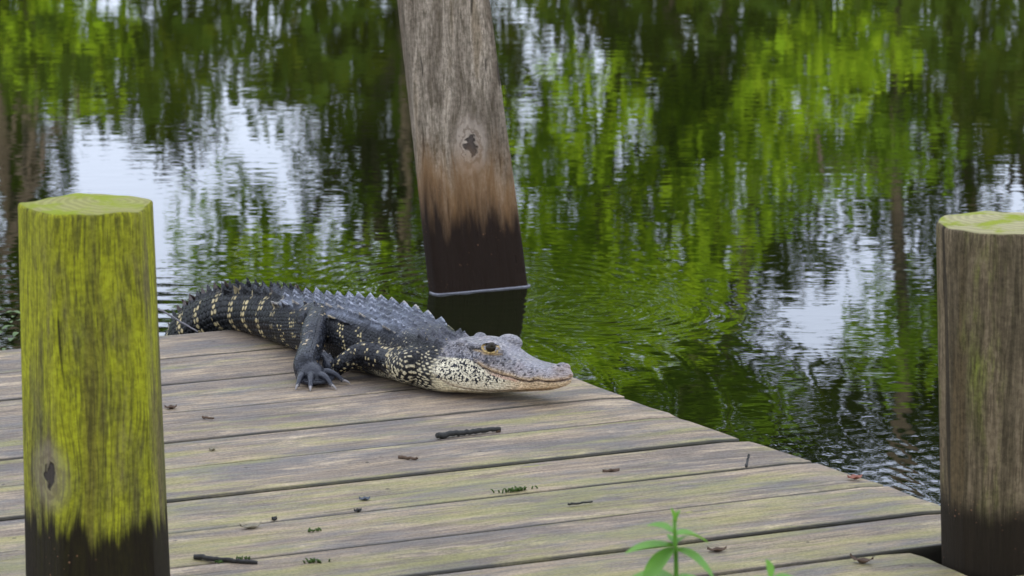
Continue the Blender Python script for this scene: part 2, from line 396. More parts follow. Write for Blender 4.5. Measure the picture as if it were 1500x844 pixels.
def plank_mesh(u0, u1f, u1n, vf, vn, gaps, seed, th=.042, warp=.0007):
    """box-like board with rounded arrises; local x along the board, y across, origin in its middle"""
    r = np.random.default_rng(seed); n = max(8, int((u1f - u0) / .05))
    (gl_f, gr_f), (gl_n, gr_n) = gaps
    uc, vc = (u0 + u1f) / 2, (vf + vn) / 2
    ph, ph2, tilt = r.uniform(0, 6, 2), r.uniform(0, 6, 2), r.normal() * .0012
    V, A = [], []
    prof = [(-1, -th), (-1, -.004), (-.985, -.0012), (-.955, 0), (-.6, .0006), (0, -.0004), (.6, .0006), (.955, 0), (.985, -.0012), (1, -.004), (1, -th)]
    for i in range(n + 1):
        s = i / n
        f = min(1, max(0, s))
        yf = vf - (gl_f + (gr_f - gl_f) * f) / 2 - vc + .0016 * math.sin(7 * s + ph[0]) + r.normal() * .0004
        yn = vn + (gl_n + (gr_n - gl_n) * f) / 2 - vc + .0016 * math.sin(6 * s + ph[1]) + r.normal() * .0004
        for a, dz in prof:
            y = (yf + yn) / 2 + a * (yf - yn) / 2
            ue = u1f + (u1n - u1f) * (1 - a) / 2 + .0025 * math.sin(31 * a + ph[0]) + .0015 * math.sin(77 * a + ph2[0])
            x = u0 + (ue - u0) * s - uc
            endround = -.003 * max(0, 1 - (1 - s) * (ue - u0) / .006) if s > .9 else 0
            z = dz + (warp * math.sin(2.6 * s + ph2[1]) + tilt * a * .35 + endround if dz > -.03 else 0)
            V.append((x, y, z)); A.append(a)
    m = len(prof); F = grid_faces(n + 1, m)
    F = [tuple(reversed(f)) for f in F]
    F.append(tuple(range(m))); F.append(tuple(n * m + j for j in reversed(range(m))))
    me = mesh('plank', V, F)
    at_ = me.attributes.new('across', 'FLOAT', 'POINT'); at_.data.foreach_set('value', A)
    return me, uc, vc

B = [6.56, 6.345, 6.117, 5.89, 5.671, 5.482, 5.276, 5.085, 4.888, 4.698, 4.515, 4.33, 4.14]
GAPS = [(0, 0), (.006, .006), (.005, .006), (.008, .008), (.003, .007), (.004, .009), (.006, .017), (.004, .007), (.009, .009), (.006, .017), (.007, .012), (.012, .012), (0, 0)]
ENDS = [(2.815, 2.815), (2.817, 2.82), (2.818, 2.835), (2.862, 2.876), (2.866, 2.887), (2.878, 2.897), (2.906, 2.936), (2.934, 2.960), (2.952, 2.968), (2.962, 2.978), (2.775, 2.78), (2.98, 2.99)]
dock = empty('wooden_dock', deck(1.6, 5.35, -.05), DA)
tag(dock, 'weathered grey plank dock over the water, with green algae on its boards', 'dock')
DOCK_INV = dock.matrix_basis.inverted()
def add_plank(u0, uf, un, i, seed):
    me, uc, vc = plank_mesh(u0, uf, un, B[i], B[i + 1], (GAPS[i], GAPS[i + 1]), seed)
    o = link('plank', me, PLANK_M, dock, smooth=False)
    o.location = DOCK_INV @ Vector(deck(uc, vc, [.0, .0003, 0, .0006, .0004, .0030, .0, .0004, .0016, 0, -.0005, -.001][i] - .001))
    return o
for i in range(12):
    uf, un = ENDS[i]
    if i == 8:                                     # this board is cut round the mossy post
        add_plank(.1, 1.462, 1.462, i, 40 + i)
        add_plank(1.660, uf, un, i, 60 + i)
    else: add_plank(.1, uf, un, i, 20 + i)
    if i == 10: add_plank(3.018, 3.03, 3.03, i, 80)
def mat_beam():
    t = NT('dark_wet_timber'); P = t.coord('Object'); g = t.noise(t.mapping(P, (8, 8, 8)), 2, 4)
    t.bsdf(t.mix(g, srgb(38, 32, 26), srgb(72, 62, 48)), .7, t.bump(g, .01)); return t.m
BEAM = mat_beam()
def box(name, x0, x1, y0, y1, z0, z1, mat, parent):
    V = [(x, y, z) for z in (z0, z1) for y in (y0, y1) for x in (x0, x1)]
    return link(name, mesh(name, V, [(0, 2, 3, 1), (4, 5, 7, 6), (0, 1, 5, 4), (2, 6, 7, 3), (0, 4, 6, 2), (1, 3, 7, 5)]), mat, parent, smooth=False)
for u in (.35, 1.15, 1.95, 2.74): box('joist', u - 1.6 - .025, u - 1.6 + .025, 4.16 - 5.35, 6.52 - 5.35, -.16, .0045, BEAM, dock)
for u in (.5, 2.6):
    for v in (4.35, 6.3):
        Vp, Fp = tube([(u - 1.6, v - 5.35, -1.2), (u - 1.6, v - 5.35, -.6), (u - 1.6, v - 5.35, .004)], .07, 14); link('support_pile', mesh('pile', Vp, Fp), BEAM, dock)

# ================================================================== POSTS
def post_mesh(base, top, r0, r1, section, seed, z_under=.5, n=44, m=72, crown=.006, bevel=.006):
    """leaning tapered timber; base = point at deck or water height, runs z_under further down; section(theta) -> radius factor"""
    base, top = np.asarray(base, float), np.asarray(top, float); d = top - base; r = np.random.default_rng(seed)
    V = []; s0 = -z_under / d[2]
    stations = list(np.linspace(s0, 1, n)) ; Ls = np.linalg.norm(d)
    for s in stations:
        rr = r0 + (r1 - r0) * s
        for j in range(m):
            q = 2 * math.pi * j / m; k = section(q)
            k *= 1 + .010 * mnoise.noise((3 * math.cos(q), 3 * math.sin(q), s * 1.3 + seed)) + .006 * mnoise.noise((14 * math.cos(q), 14 * math.sin(q), s * .8 + seed))
            p = base + d * s + np.array([math.cos(q), math.sin(q), 0]) * rr * k
            V.append(p)
    # bevelled and slightly domed sawn top
    last = [V[-m + j] for j in range(m)]; c = top
    for f, dz in ((.985, bevel * .7), (.955, bevel), (.6, bevel + crown * .4), (.25, bevel + crown)):
        for j in range(m):
            p = c + (np.asarray(last[j]) - c) * f; p = p + np.array([0, 0, dz + .003 * mnoise.noise((p[0] * 30, p[1] * 30, seed))]); V.append(p)
    F = grid_faces(n + 4, m); F.append(tuple((n + 3) * m + j for j in range(m))); F.append(tuple(reversed(range(m))))
    V = [np.asarray(p) - base for p in V]
    return mesh('timber', V, F)

def mat_post(name, algae, wood1, wood2, stain_z, stain_amp, stain_col, seed, knot=None, green_amt=.5, stain_soft=.03, top_ring=(0, 0), dark_streak=.5, top_col=(150, 150, 96), lum=1.08, knot_ring=.6, warm=None):
    t = NT(name); P = t.coord('Object'); x, y, z = t.sep(P)
    Q = t.vmath('ADD', P, (seed * 3.1, seed * 1.7, 0))
    if knot is not None:                           # grain bends round the knot
        kx, kz, kr = knot
        dx = t.math('SUBTRACT', x, kx); dz_ = t.math('MULTIPLY', t.math('SUBTRACT', z, kz), .62)
        kd = t.math('SQRT', t.math('ADD', t.math('MULTIPLY', dx, dx), t.math('MULTIPLY', dz_, dz_)))
        pull = t.math('MULTIPLY', t.ss(kd, kr * 3.2, kr * .4, 0, 1), t.math('MULTIPLY', dx, -.55))
        Q = t.vmath('ADD', Q, t.comb(pull, 0.0, 0.0))
    wav = t.noise(t.mapping(Q, (3, 3, 1.2)), 2, 2)
    Q2 = t.vmath('ADD', Q, t.comb(t.math('MULTIPLY', wav, .04), t.math('MULTIPLY', wav, .03), 0.0))
    grain = t.noise(t.mapping(Q2, (52, 52, 2.6)), 1.5, 9, .74)
    fine = t.noise(t.mapping(Q2, (170, 170, 9)), 1.5, 6, .7)
    wide = t.noise(t.mapping(Q2, (16, 16, .7)), 1.4, 3, .55)
    c = t.mix(t.ss(wide, .36, .64), wood1, wood2)
    if algae is not None:
        a1, a2 = algae
        g = t.noise(t.mapping(Q2, (9, 9, 1.3), (4, 2, 1)), 1.3, 9, .68)
        g2 = t.noise(t.mapping(Q, (7, 7, 3)), 2.2, 9, .7)
        am = t.ss(t.math('ADD', t.math('MULTIPLY', g, .7), t.math('MULTIPLY', g2, .3)), .52 - .16 * green_amt, .66 - .16 * green_amt)
        c = t.mix(t.math('MULTIPLY', am, .92), c, t.mix(g2, a1, a2))
    c = t.mix(t.math('MULTIPLY', t.ss(wide, .56, .68), .55), c, srgb(96, 78, 50))
    c = t.mix(t.math('MULTIPLY', t.ss(grain, .45, .60), dark_streak), c, srgb(58, 50, 36))
    c = t.mix(t.math('MULTIPLY', t.ss(fine, .46, .60), .6), c, srgb(62, 54, 36))
    mot = t.noise(P, 120, 5, .7); c = t.mix(.6, c, t.mix(t.ss(mot, .34, .64), (.5, .48, .42), (1.15, 1.15, 1.1)), 'MULTIPLY')
    crack = t.math('MULTIPLY', t.ss(t.noise(t.mapping(Q2, (42, 42, .55), (8, 3, 0)), 1.2, 2, .5), .66, .70), .75)
    c = t.mix(crack, c, srgb(40, 34, 26))
    h = t.math('ADD', t.math('MULTIPLY', grain, .7), t.math('MULTIPLY', t.math('SUBTRACT', fine, crack), .5))
    if knot is not None:
        c = t.mix(t.ss(kd, kr * 2.1, kr * 1.0, 0, knot_ring), c, srgb(158, 144, 128))
        kdn = t.math('ADD', kd, t.math('ADD', t.math('MULTIPLY', t.math('SUBTRACT', t.noise(P, 55, 3), .5), kr * 1.5), t.math('MULTIPLY', t.math('SUBTRACT', fine, .5), kr * .5)))
        rg = t.math('SINE', t.math('MULTIPLY', kdn, 2 * math.pi / (kr * .75)))
        c = t.mix(t.math('MULTIPLY', t.ss(rg, .1, .9), t.ss(kd, kr * 2.4, kr * .8, 0, knot_ring)), c, srgb(84, 68, 52))
        core = t.ss(kdn, kr * .62, kr * .42)
        c = t.mix(core, c, t.mix(fine, srgb(30, 26, 24), srgb(84, 76, 68)))
        h = t.math('SUBTRACT', h, t.math('MULTIPLY', core, 1.3))
    # tide and splash stain climbs in drips
    drip = t.math('ADD', t.math('MULTIPLY', t.noise(t.mapping(Q, (26, 26, 1.2), (1, 6, 0)), 1.1, 2, .5), .7), t.math('MULTIPLY', t.noise(t.mapping(Q, (110, 110, 3.5), (4, 2, 0)), 1.1, 3, .6), .3))
    lv = t.math('ADD', stain_z - stain_amp * .5, t.math('MULTIPLY', drip, stain_amp))
    st = t.ss(t.math('SUBTRACT', lv, z), -stain_soft, stain_soft * .6)
    if warm is not None:
        wz = t.ss(t.math('SUBTRACT', t.math('ADD', lv, .07), z), -.13, .05); c = t.mix(t.math('MULTIPLY', wz, .8), c, t.mix(grain, tuple(v * .5 for v in warm), warm))
    c = t.mix(t.math('MULTIPLY', st, .97), c, t.mix(fine, stain_col, tuple(v * .45 for v in stain_col)))
    # pale grit caught on the wet foot
    grit = t.math('MULTIPLY', t.ss(t.voronoi(Q, 90.), .16, .10), t.math('MULTIPLY', st, t.ss(t.noise(Q, 9, 2), .5, .6)))
    c = t.mix(t.math('MULTIPLY', grit, .6), c, srgb(150, 110, 80))
    # sawn top: year rings
    nz = t.sep(t.n.new('ShaderNodeNewGeometry').outputs['Normal'])[2]
    tm = t.ss(nz, .7, .9)
    rr = t.vmath('LENGTH', t.comb(t.math('SUBTRACT', x, top_ring[0]), t.math('SUBTRACT', y, top_ring[1]), 0.0), out='Value')
    rw = t.math('SINE', t.math('MULTIPLY', t.math('ADD', rr, t.math('MULTIPLY', t.noise(P, 20, 2), .006)), 2 * math.pi / .0125))
    tc = t.mix(t.ss(rw, -.6, .9), tuple(v * .8 for v in srgb(*top_col)), srgb(*top_col))
    tc = t.mix(t.ss(t.noise(P, 16, 4), .44, .6), tc, srgb(138, 148, 40) if algae is not None else srgb(120, 110, 90))
    c = t.mix(tm, c, tc)
    c = t.mix(1.0, c, (lum,) * 3, 'MULTIPLY')
    t.bsdf(c, .8, t.bump(h, .006, 1.0), .2); return t.m

def rounded(n, amount, rot):
    def f(q):
        a = (q - rot) % (2 * math.pi / n) - math.pi / n
        flat = math.cos(math.pi / n) / math.cos(a); return 1 - amount + amount * flat * 1.06
    return f
GREEN = (srgb(134, 138, 20), srgb(192, 192, 40))
lb, lt = at(149, 880), at_depth(129, 305, 4.985)
lp = link('round_post', post_mesh(lb, lt, .1073, .0985, rounded(5, .75, R(-112)), 3), mat_post('mossy_post_wood', GREEN, srgb(120, 108, 72), srgb(104, 104, 58), .125, .22, srgb(34, 26, 16), 1.3, knot=(-.060, .205, .019), knot_ring=.35, green_amt=.70, stain_soft=.022, top_ring=(.03, .02), dark_streak=.30, top_col=(158, 154, 92)))
lp.location = lb; tag(lp, 'round mossy post covered in yellow-green algae, standing in front of the alligator tail', 'post')
rb = np.array([.763, 5.235, 0.0]); rt = at_depth(1472, 331, 5.235)
rp = link('round_post', post_mesh(rb, rt, .107, .101, rounded(9, .35, R(20)), 5), mat_post('grey_green_post_wood', (srgb(104, 112, 40), srgb(130, 136, 52)), srgb(128, 112, 88), srgb(104, 92, 70), .085, .07, srgb(40, 32, 20), 4.6, green_amt=.05, stain_soft=.03, top_ring=(-.01, .03), dark_streak=.6, top_col=(172, 164, 120)))
rp.location = rb; tag(rp, 'round grey-brown post streaked with algae at the open end of the dock', 'post')

# leaning sawn pile out in the water: flat face towards the dock, rounded back
pa, pb = at(640, 432, WATER_Z), at(775, 419.5, WATER_Z)
PC = (pa + pb) / 2; fx = (pb - pa) / np.linalg.norm(pb - pa); fy = np.array([-fx[1], fx[0], 0]); PWD = np.linalg.norm(pb - pa) / 2
topc = at_depth(656, 0, 8.62)
def pile_mesh():
    d = (topc - PC); V = []; n, m = 50, 80; H2 = 1.9
    prof = []
    hw, dp = 1.0, .95
    pts = [(-1, .10), (-.985, .03), (-.93, 0), (.95, 0), (.99, .03), (1, .10), (.97, .45), (.72, .85), (.3, 1.05), (-.3, 1.05), (-.72, .85), (-.97, .45)]
    seg = [np.array(q) for q in pts]; Ls = [np.linalg.norm(seg[(i + 1) % len(seg)] - seg[i]) for i in range(len(seg))]
    tot = sum(Ls)
    for j in range(m):
        q = tot * j / m; i = 0
        while q > Ls[i]: q -= Ls[i]; i += 1
        prof.append(seg[i] + (seg[(i + 1) % len(seg)] - seg[i]) * q / Ls[i])
    for i in range(n):
        s = -.55 + (H2 + .55) * i / (n - 1); wsc = PWD * (1 - .0 * s) * (1 - .075 * max(s, 0) / 1.0)
        for j, (a, b) in enumerate(prof):
            k = 1 + .012 * mnoise.noise((a * 5, b * 5, s * 1.5)) + .006 * mnoise.noise((a * 22, b * 22, s))
            V.append(d * s + fx * a * wsc * k + fy * (b * wsc * 1.0 * (1 if b < .2 else k) + .004 * mnoise.noise((a * 9, 4, s * 2))))
    F = [tuple(reversed(f)) for f in grid_faces(n, m)]; F = grid_faces(n, m); F.append(tuple((n - 1) * m + j for j in range(m))); F.append(tuple(reversed(range(m))))
    Rz = np.array([[fx[0], fx[1], 0], [-fx[1], fx[0], 0], [0, 0, 1]])
    return mesh('pile', [Rz @ v for v in V], F)
kp = at_depth(687, 214, 8.60) - PC
kxl = kp @ fx
cp = link('leaning_post', pile_mesh(), mat_post('grey_pile_wood', None, srgb(112, 100, 86), srgb(168, 154, 136), .19, .30, srgb(26, 16, 9), 2.2, knot=(float(kxl), float(kp[2]), .028), stain_soft=.09, dark_streak=.5, warm=srgb(132, 98, 60), lum=1.3))
cp.location = PC; cp.rotation_euler = (0, 0, math.atan2(fx[1], fx[0]))
tag(cp, 'tall leaning grey timber post with a dark knot, standing in the water', 'post')
# pale tube painting in the bright meniscus where the water meets it
loop = [(-1.03, .25), (-1.03, .06), (-.97, -.03), (-.5, -.045), (0, -.04), (.5, -.045), (.98, -.03), (1.04, .05), (1.04, .3)]
Vf, Ff = tube([PC + fx * a * PWD + fy * b * PWD + np.array([0, 0, .001]) for a, b in loop], .0024, 8)
t_ = NT('meniscus_glint'); t_.bsdf(t_.mix(t_.noise(t_.coord(), 120, 3), srgb(70, 70, 76), srgb(150, 150, 158)), .4, None, .6); MENISCUS = t_.m
fo = link('meniscus_line', mesh('meniscus_glint', Vf, Ff), MENISCUS); tag(fo, 'thin pale line painted for the bright meniscus round the foot of the leaning post', 'meniscus_glint', kind='stuff')
# ================================================================== ALLIGATOR
def pchip(x, y, xq):
    x = np.asarray(x, float); y = np.asarray(y, float); sh = y.shape; y = y.reshape(len(x), -1)
    h = np.diff(x)[:, None]; d = np.diff(y, axis=0) / h; m = np.zeros_like(y)
    w1, w2 = 2 * h[1:] + h[:-1], h[1:] + 2 * h[:-1]; pr = d[:-1] * d[1:]
    with np.errstate(all='ignore'): hm = (w1 + w2) / (w1 / d[:-1] + w2 / d[1:])
    m[1:-1] = np.where(pr > 0, hm, 0); m[0], m[-1] = d[0], d[-1]
    i = np.clip(np.searchsorted(x, xq, 'right') - 1, 0, len(x) - 2); t = ((xq - x[i]) / h[i, 0])[:, None]; hh = h[i]
    r = (2*t**3-3*t**2+1)*y[i] + (t**3-2*t**2+t)*hh*m[i] + (-2*t**3+3*t**2)*y[i+1] + (t**3-t**2)*hh*m[i+1]
    return r.reshape((len(xq),) + sh[1:])
def crom(P, t):                                     # Catmull-Rom through rows of P at parameters t
    P = np.asarray(P, float); n = len(P); i = np.clip(t.astype(int), 0, n - 2); f = (t - i)[:, None]
    a, b, c, d = P[np.maximum(i - 1, 0)], P[i], P[i + 1], P[np.minimum(i + 2, n - 1)]
    return .5 * (2*b + (c - a)*f + (2*a - 5*b + 4*c - d)*f**2 + (3*b - a - 3*c + d)*f**3)

HEAD_O = np.array([-.078, 6.392, 0.0]); HYAW = R(-31)
HD = np.array([math.cos(HYAW), math.sin(HYAW), 0]); HL = np.array([-HD[1], HD[0], 0])
def hd(X, y, z): return HEAD_O + HD * X + HL * y + np.array([0, 0, z])
# rows: spine point (profile origin) and half profile from the top centre round to the belly centre
KEYS = [
 ((-.640, 7.50, -.36), [(0,.040),(.002,.036),(.004,.028),(.005,.020),(.004,.012),(.003,.005),(0,.003)]),
 ((-.700, 7.34, -.28), [(0,.065),(.006,.062),(.012,.048),(.016,.034),(.015,.018),(.010,.006),(0,.002)]),
 ((-.705, 7.235, -.185), [(0,.080),(.010,.078),(.020,.062),(.026,.042),(.024,.022),(.015,.006),(0,.001)]),
 ((-.672, 7.150, -.098), [(0,.078),(.014,.077),(.025,.062),(.033,.042),(.032,.025),(.020,.005),(0,0)]),
 ((-.610, 7.075, -.040), [(0,.080),(.019,.080),(.031,.066),(.040,.044),(.039,.026),(.025,.005),(0,0)]),
 ((-.535, 6.990, -.006), [(0,.082),(.025,.082),(.039,.069),(.048,.046),(.047,.028),(.031,.005),(0,0)]),
 ((-.462, 6.890, 0), [(0,.091),(.033,.090),(.052,.075),(.062,.051),(.059,.030),(.041,.005),(0,0)]),
 ((-.392, 6.795, 0), [(0,.101),(.044,.098),(.065,.083),(.075,.056),(.071,.032),(.052,.005),(0,0)]),
 ((-.332, 6.715, 0), [(0,.111),(.050,.106),(.075,.088),(.089,.059),(.086,.032),(.064,.005),(0,0)]),
 ((-.266, 6.630, 0), [(0,.118),(.054,.112),(.080,.093),(.096,.062),(.092,.032),(.070,.005),(0,0)]),
 ((-.203, 6.548, 0), [(0,.113),(.050,.107),(.074,.087),(.086,.058),(.083,.030),(.064,.004),(0,0)]),
 ((-.138, 6.463, 0), [(0,.094),(.038,.092),(.062,.078),(.080,.053),(.082,.030),(.062,.004),(0,0)]),
 (-.032, [(0,.093),(.032,.093),(.054,.077),(.071,.054),(.075,.033),(.058,.007),(0,0)]),
 (0.0, [(0,.096),(.033,.098),(.049,.079),(.067,.055),(.073,.034),(.060,.011),(0,.001)]),
 (.03, [(0,.097),(.034,.101),(.046,.083),(.062,.056),(.068,.034),(.056,.013),(0,.002)]),
 (.06, [(0,.095),(.032,.100),(.043,.085),(.056,.056),(.060,.034),(.050,.015),(0,.005)]),
 (.09, [(0,.087),(.024,.089),(.038,.077),(.049,.053),(.051,.034),(.044,.018),(0,.010)]),
 (.12, [(0,.076),(.018,.076),(.032,.069),(.044,.051),(.044,.035),(.038,.021),(0,.014)]),
 (.15, [(0,.070),(.016,.069),(.029,.064),(.040,.049),(.039,.036),(.033,.024),(0,.019)]),
 (.18, [(0,.068),(.016,.067),(.028,.062),(.037,.049),(.035,.038),(.029,.028),(0,.024)]),
 (.196, [(0,.067),(.014,.066),(.024,.061),(.031,.050),(.029,.040),(.023,.032),(0,.029)]),
 (.207, [(0,.063),(.009,.062),(.017,.058),(.021,.051),(.019,.044),(.015,.037),(0,.035)]),
 (.2125, [(0,.056),(.003,.056),(.006,.054),(.007,.051),(.006,.048),(.004,.045),(0,.044)]),
]
KP = np.array([hd(k[0], 0, 0) if not isinstance(k[0], tuple) else k[0] for k in KEYS]); KF = np.array([k[1] for k in KEYS], float)
KS = np.concatenate([[0], np.cumsum(np.linalg.norm(np.diff(KP, axis=0), axis=1))])
S_HEAD0 = KS[13]                                    # arc length where the head frame starts
iK = lambda k: KS[k]
NM = 260
SS = np.concatenate([np.arange(0, KS[4], .0024), np.arange(KS[4], KS[-1], .0013), [KS[-1]]])
CP = pchip(KS, KP, SS); PF = pchip(KS, KF, SS)
TT = np.gradient(CP, axis=0)
for _ in range(14): TT[1:-1] = (TT[:-2] + 2 * TT[1:-1] + TT[2:]) / 4
TT /= np.linalg.norm(TT, axis=1)[:, None]
hs = SS >= S_HEAD0; TT[hs] = HD
LL = np.cross([0, 0, 1.0], TT); LL /= np.linalg.norm(LL, axis=1)[:, None]; UU = np.cross(TT, LL)
half = NM // 2
tq = np.linspace(0, 6, half + 1)
ring_y = np.zeros((len(SS), NM)); ring_z = np.zeros_like(ring_y); ring_p = np.zeros_like(ring_y); ring_a = np.zeros_like(ring_y)
for i in range(len(SS)):
    H = PF[i]; ext = np.concatenate([[(-H[1][0], H[1][1])], H, [(-H[5][0], H[5][1])]])
    q = crom(ext, tq + 1.0)
    L_ = np.concatenate([[0], np.cumsum(np.linalg.norm(np.diff(q, axis=0), axis=1))])
    u = np.linspace(0, L_[-1], half + 1); q = np.stack([np.interp(u, L_, q[:, 0]), np.interp(u, L_, q[:, 1])], 1)
    q[0, 0] = q[-1, 0] = 0
    ring_y[i, :half + 1], ring_z[i, :half + 1], ring_p[i, :half + 1] = q[:, 0], q[:, 1], u
    ring_y[i, half + 1:], ring_z[i, half + 1:], ring_p[i, half + 1:] = -q[half - 1:0:-1, 0], q[half - 1:0:-1, 1], -u[half - 1:0:-1]
    ring_a[i] = np.abs(ring_p[i]) / L_[-1]
def place(i, y, z): return CP[i] + LL[i] * y + UU[i] * z
GP = CP[:, None, :] + LL[:, None, :] * ring_y[:, :, None] + UU[:, None, :] * ring_z[:, :, None]
dA = np.roll(GP, -1, 1) - np.roll(GP, 1, 1); dS = np.gradient(GP, axis=0)
GN = np.cross(dA, dS); GN /= np.linalg.norm(GN, axis=2)[:, :, None] + 1e-12
if ((GP[600, 0] - CP[600] - UU[600] * .05) @ GN[600, 0]) < 0: GN = -GN
SG = np.repeat(SS[:, None], NM, 1); XG = SG - S_HEAD0
sst = lambda x, a, b: (lambda t: t * t * (3 - 2 * t))(np.clip((x - a) / (b - a), 0, 1))
# --- relief on the source surface
disp = np.zeros_like(SG)
MX = np.array([.030, .045, .062, .08, .10, .118, .135, .152, .168, .185, .2, .215])
MZ = np.array([.0730, .0680, .0600, .0535, .0490, .0465, .0420, .0415, .0460, .0445, .0450, .0460])
zm = np.interp(XG, MX, MZ); fade = sst(XG, .025, .05)
dz = ring_z - zm
disp -= .0042 * np.exp(-(dz / .0016) ** 2) * fade
disp += .0016 * np.exp(-((dz - .005) / .004) ** 2) * fade              # upper lip rolls out
disp += .0014 * np.sin(XG * 2 * math.pi / .030) * np.exp(-((dz - .006) / .006) ** 2) * sst(XG, .08, .12)   # tooth bulges
zj = np.interp(XG, [-.03, 0, .03, .07, .12, .17, .2], [.044, .026, .019, .016, .0205, .027, .033])
disp -= .0022 * np.exp(-((ring_z - zj) / .0016) ** 2) * sst(XG, -.03, .0) * (ring_a < .8) * sst(-XG, -.205, -.17)  # crease under the jaw
disp += .003 * np.exp(-((ring_z - .046) / .014) ** 2 - ((XG - .0) / .03) ** 2)                                # jaw muscle
dors = sst(-np.abs(ring_a), -.40, -.30)
trunk = sst(SG, iK(4), iK(6)) * sst(-SG, -iK(11) + .02, -iK(10))
ph = (SG / .037) % 1
disp -= .0026 * (np.exp(-((ph - .02) / .06) ** 2) + np.exp(-((ph - 1.02) / .06) ** 2)) * trunk * dors
ptl = (SG / .024) % 1
tailm = sst(-SG, -iK(6), -iK(5)) * sst(SG, .25, .4)
disp -= .0012 * (np.exp(-(ptl / .09) ** 2) + np.exp(-((ptl - 1) / .09) ** 2)) * tailm
GPd = GP + GN * disp[:, :, None]
srcV = [GPd.reshape(-1, 3)]; srcF = [np.array(grid_faces(len(SS), NM))]
srcF_extra = [tuple(reversed(range(NM))), tuple((len(SS) - 1) * NM + j for j in range(NM))]
# per source vertex: s, a, p (signed), lateral, height, code
attr = [np.stack([SG, ring_a, ring_p, ring_y, ring_z, np.zeros_like(SG)], -1).reshape(-1, 6)]
nv = len(srcV[0]); faces_py = [tuple(f) for f in srcF[0].tolist()] + srcF_extra
def add_piece(V, F, A):
    global nv
    V = np.asarray(V, float); c = V.mean(0)
    srcV.append(V); attr.append(np.broadcast_to(np.asarray(A, float), (len(V), 6)).copy())
    for f in F: faces_py.append(tuple(q + nv for q in f))
    nv += len(V)
def convex(V, F):
    V = np.asarray(V); c = V.mean(0); out = []
    for f in F:
        a, b, d = V[f[0]], V[f[1]], V[f[2]]; n = np.cross(b - a, d - a)
        out.append(f if n @ (V[list(f)].mean(0) - c) > 0 else tuple(reversed(f)))
    return out
def on_back(s, y):
    i = int(np.clip(np.searchsorted(SS, s), 1, len(SS) - 2)); js = np.concatenate([np.arange(0, 75), np.arange(NM - 75, NM)])
    j = js[np.argmin(np.abs(ring_y[i, js] - y))]; return i, j
def keel(s, y, l, w, h, rearpos=.8, code=0, lean=0.0):
    i, j = on_back(s, y); p, n, t = GP[i, j], GN[i, j], TT[i]; sd_ = np.cross(n, t); sd_ /= np.linalg.norm(sd_)
    n = n + sd_ * lean
    f, r_ = p + t * l * .5, p - t * l * .5
    V = [f + sd_ * w * .6 - n * .004, f - sd_ * w * .6 - n * .004, r_ + sd_ * w - n * .004, r_ - sd_ * w - n * .004,
         f - t * l * .06 + n * h * .12, p + t * l * (.5 - rearpos) + n * h, p + t * l * (.5 - rearpos * .55) + n * h * .62]
    F = convex(V, [(0, 1, 4), (0, 4, 6, 2), (1, 3, 6, 4), (2, 6, 5), (3, 5, 6), (2, 5, 3), (0, 2, 3, 1)])
    add_piece(V, F, (SS[i], ring_a[i, j], ring_p[i, j], ring_y[i, j], ring_z[i, j], code))
kr = np.random.default_rng(5)
ks = [((k + .5) * .037) for k in range(int(iK(5) / .037), int((iK(11) - .035) / .037))]
for s in ks:
    i, _ = on_back(s, 0); wmax = PF[i][2][0]
    tr = float(sst(np.array(s), iK(5), iK(7)))
    for y in (.013, .037, .060, .078):
        if y > wmax * 1.0: continue
        hgt = (.0105 if y < .05 else .0115) * kr.uniform(.8, 1.15) * (1.0 if tr > .5 else 1.2)
        for sg in (-1, 1): keel(s + kr.normal() * .0012, sg * y * (.8 + .2 * tr), .035, .0078, hgt * (1.15 if y < .05 else 1.35), .94, 3)
# tail crest: two rows of tall flaps that close into one further down
s = iK(6) + .03
while s > .22:
    sep = .0295 * float(sst(np.array(s), .42, iK(6) + .02)) + .0015
    hgt = .017 + .011 * float(sst(np.array(-s), -iK(6), -iK(5) + .1))
    for sg in ((-1, 1) if sep > .006 else (1,)): keel(s, sg * (sep if sep > .006 else 0), .0255, .0046, hgt * kr.uniform(.9, 1.1), .96, 4, lean=-.25 * sg if sep > .006 else 0)
    s -= .0225
# neck shields
for (dx, y, h) in ((-.058, .012, .012), (-.058, .036, .012), (-.082, .014, .014), (-.082, .040, .013), (-.106, .022, .010), (-.036, .014, .009), (-.036, .034, .009)):
    for sg in (-1, 1): keel(S_HEAD0 + dx, sg * y, .026, .0105, h, .8, 3)
def ellipsoid(c, ax, r, A, n=18, m=28):
    V = []
    for i in range(n + 1):
        th = math.pi * i / n
        for j in range(m):
            f = 2 * math.pi * j / m; V.append(np.asarray(c) + ax[0] * r[0] * math.sin(th) * math.cos(f) + ax[1] * r[1] * math.sin(th) * math.sin(f) + ax[2] * r[2] * math.cos(th))
    V2 = [V[0]] + V[m:n * m] + [V[-1]]
    F = []
    for i in range(n - 2):
        for j in range(m):
            k = (j + 1) % m; F.append((1 + i * m + j, 1 + (i + 1) * m + j, 1 + (i + 1) * m + k, 1 + i * m + k))
    for j in range(m): F.append((0, 1 + j, 1 + (j + 1) % m)); F.append((len(V2) - 1, 1 + (n - 2) * m + (j + 1) % m, 1 + (n - 2) * m + j))
    add_piece(V2, convex(V2, F), A)
UP = np.array([0, 0, 1.0]); HAX = (HD, HL, UP)
EYES = []
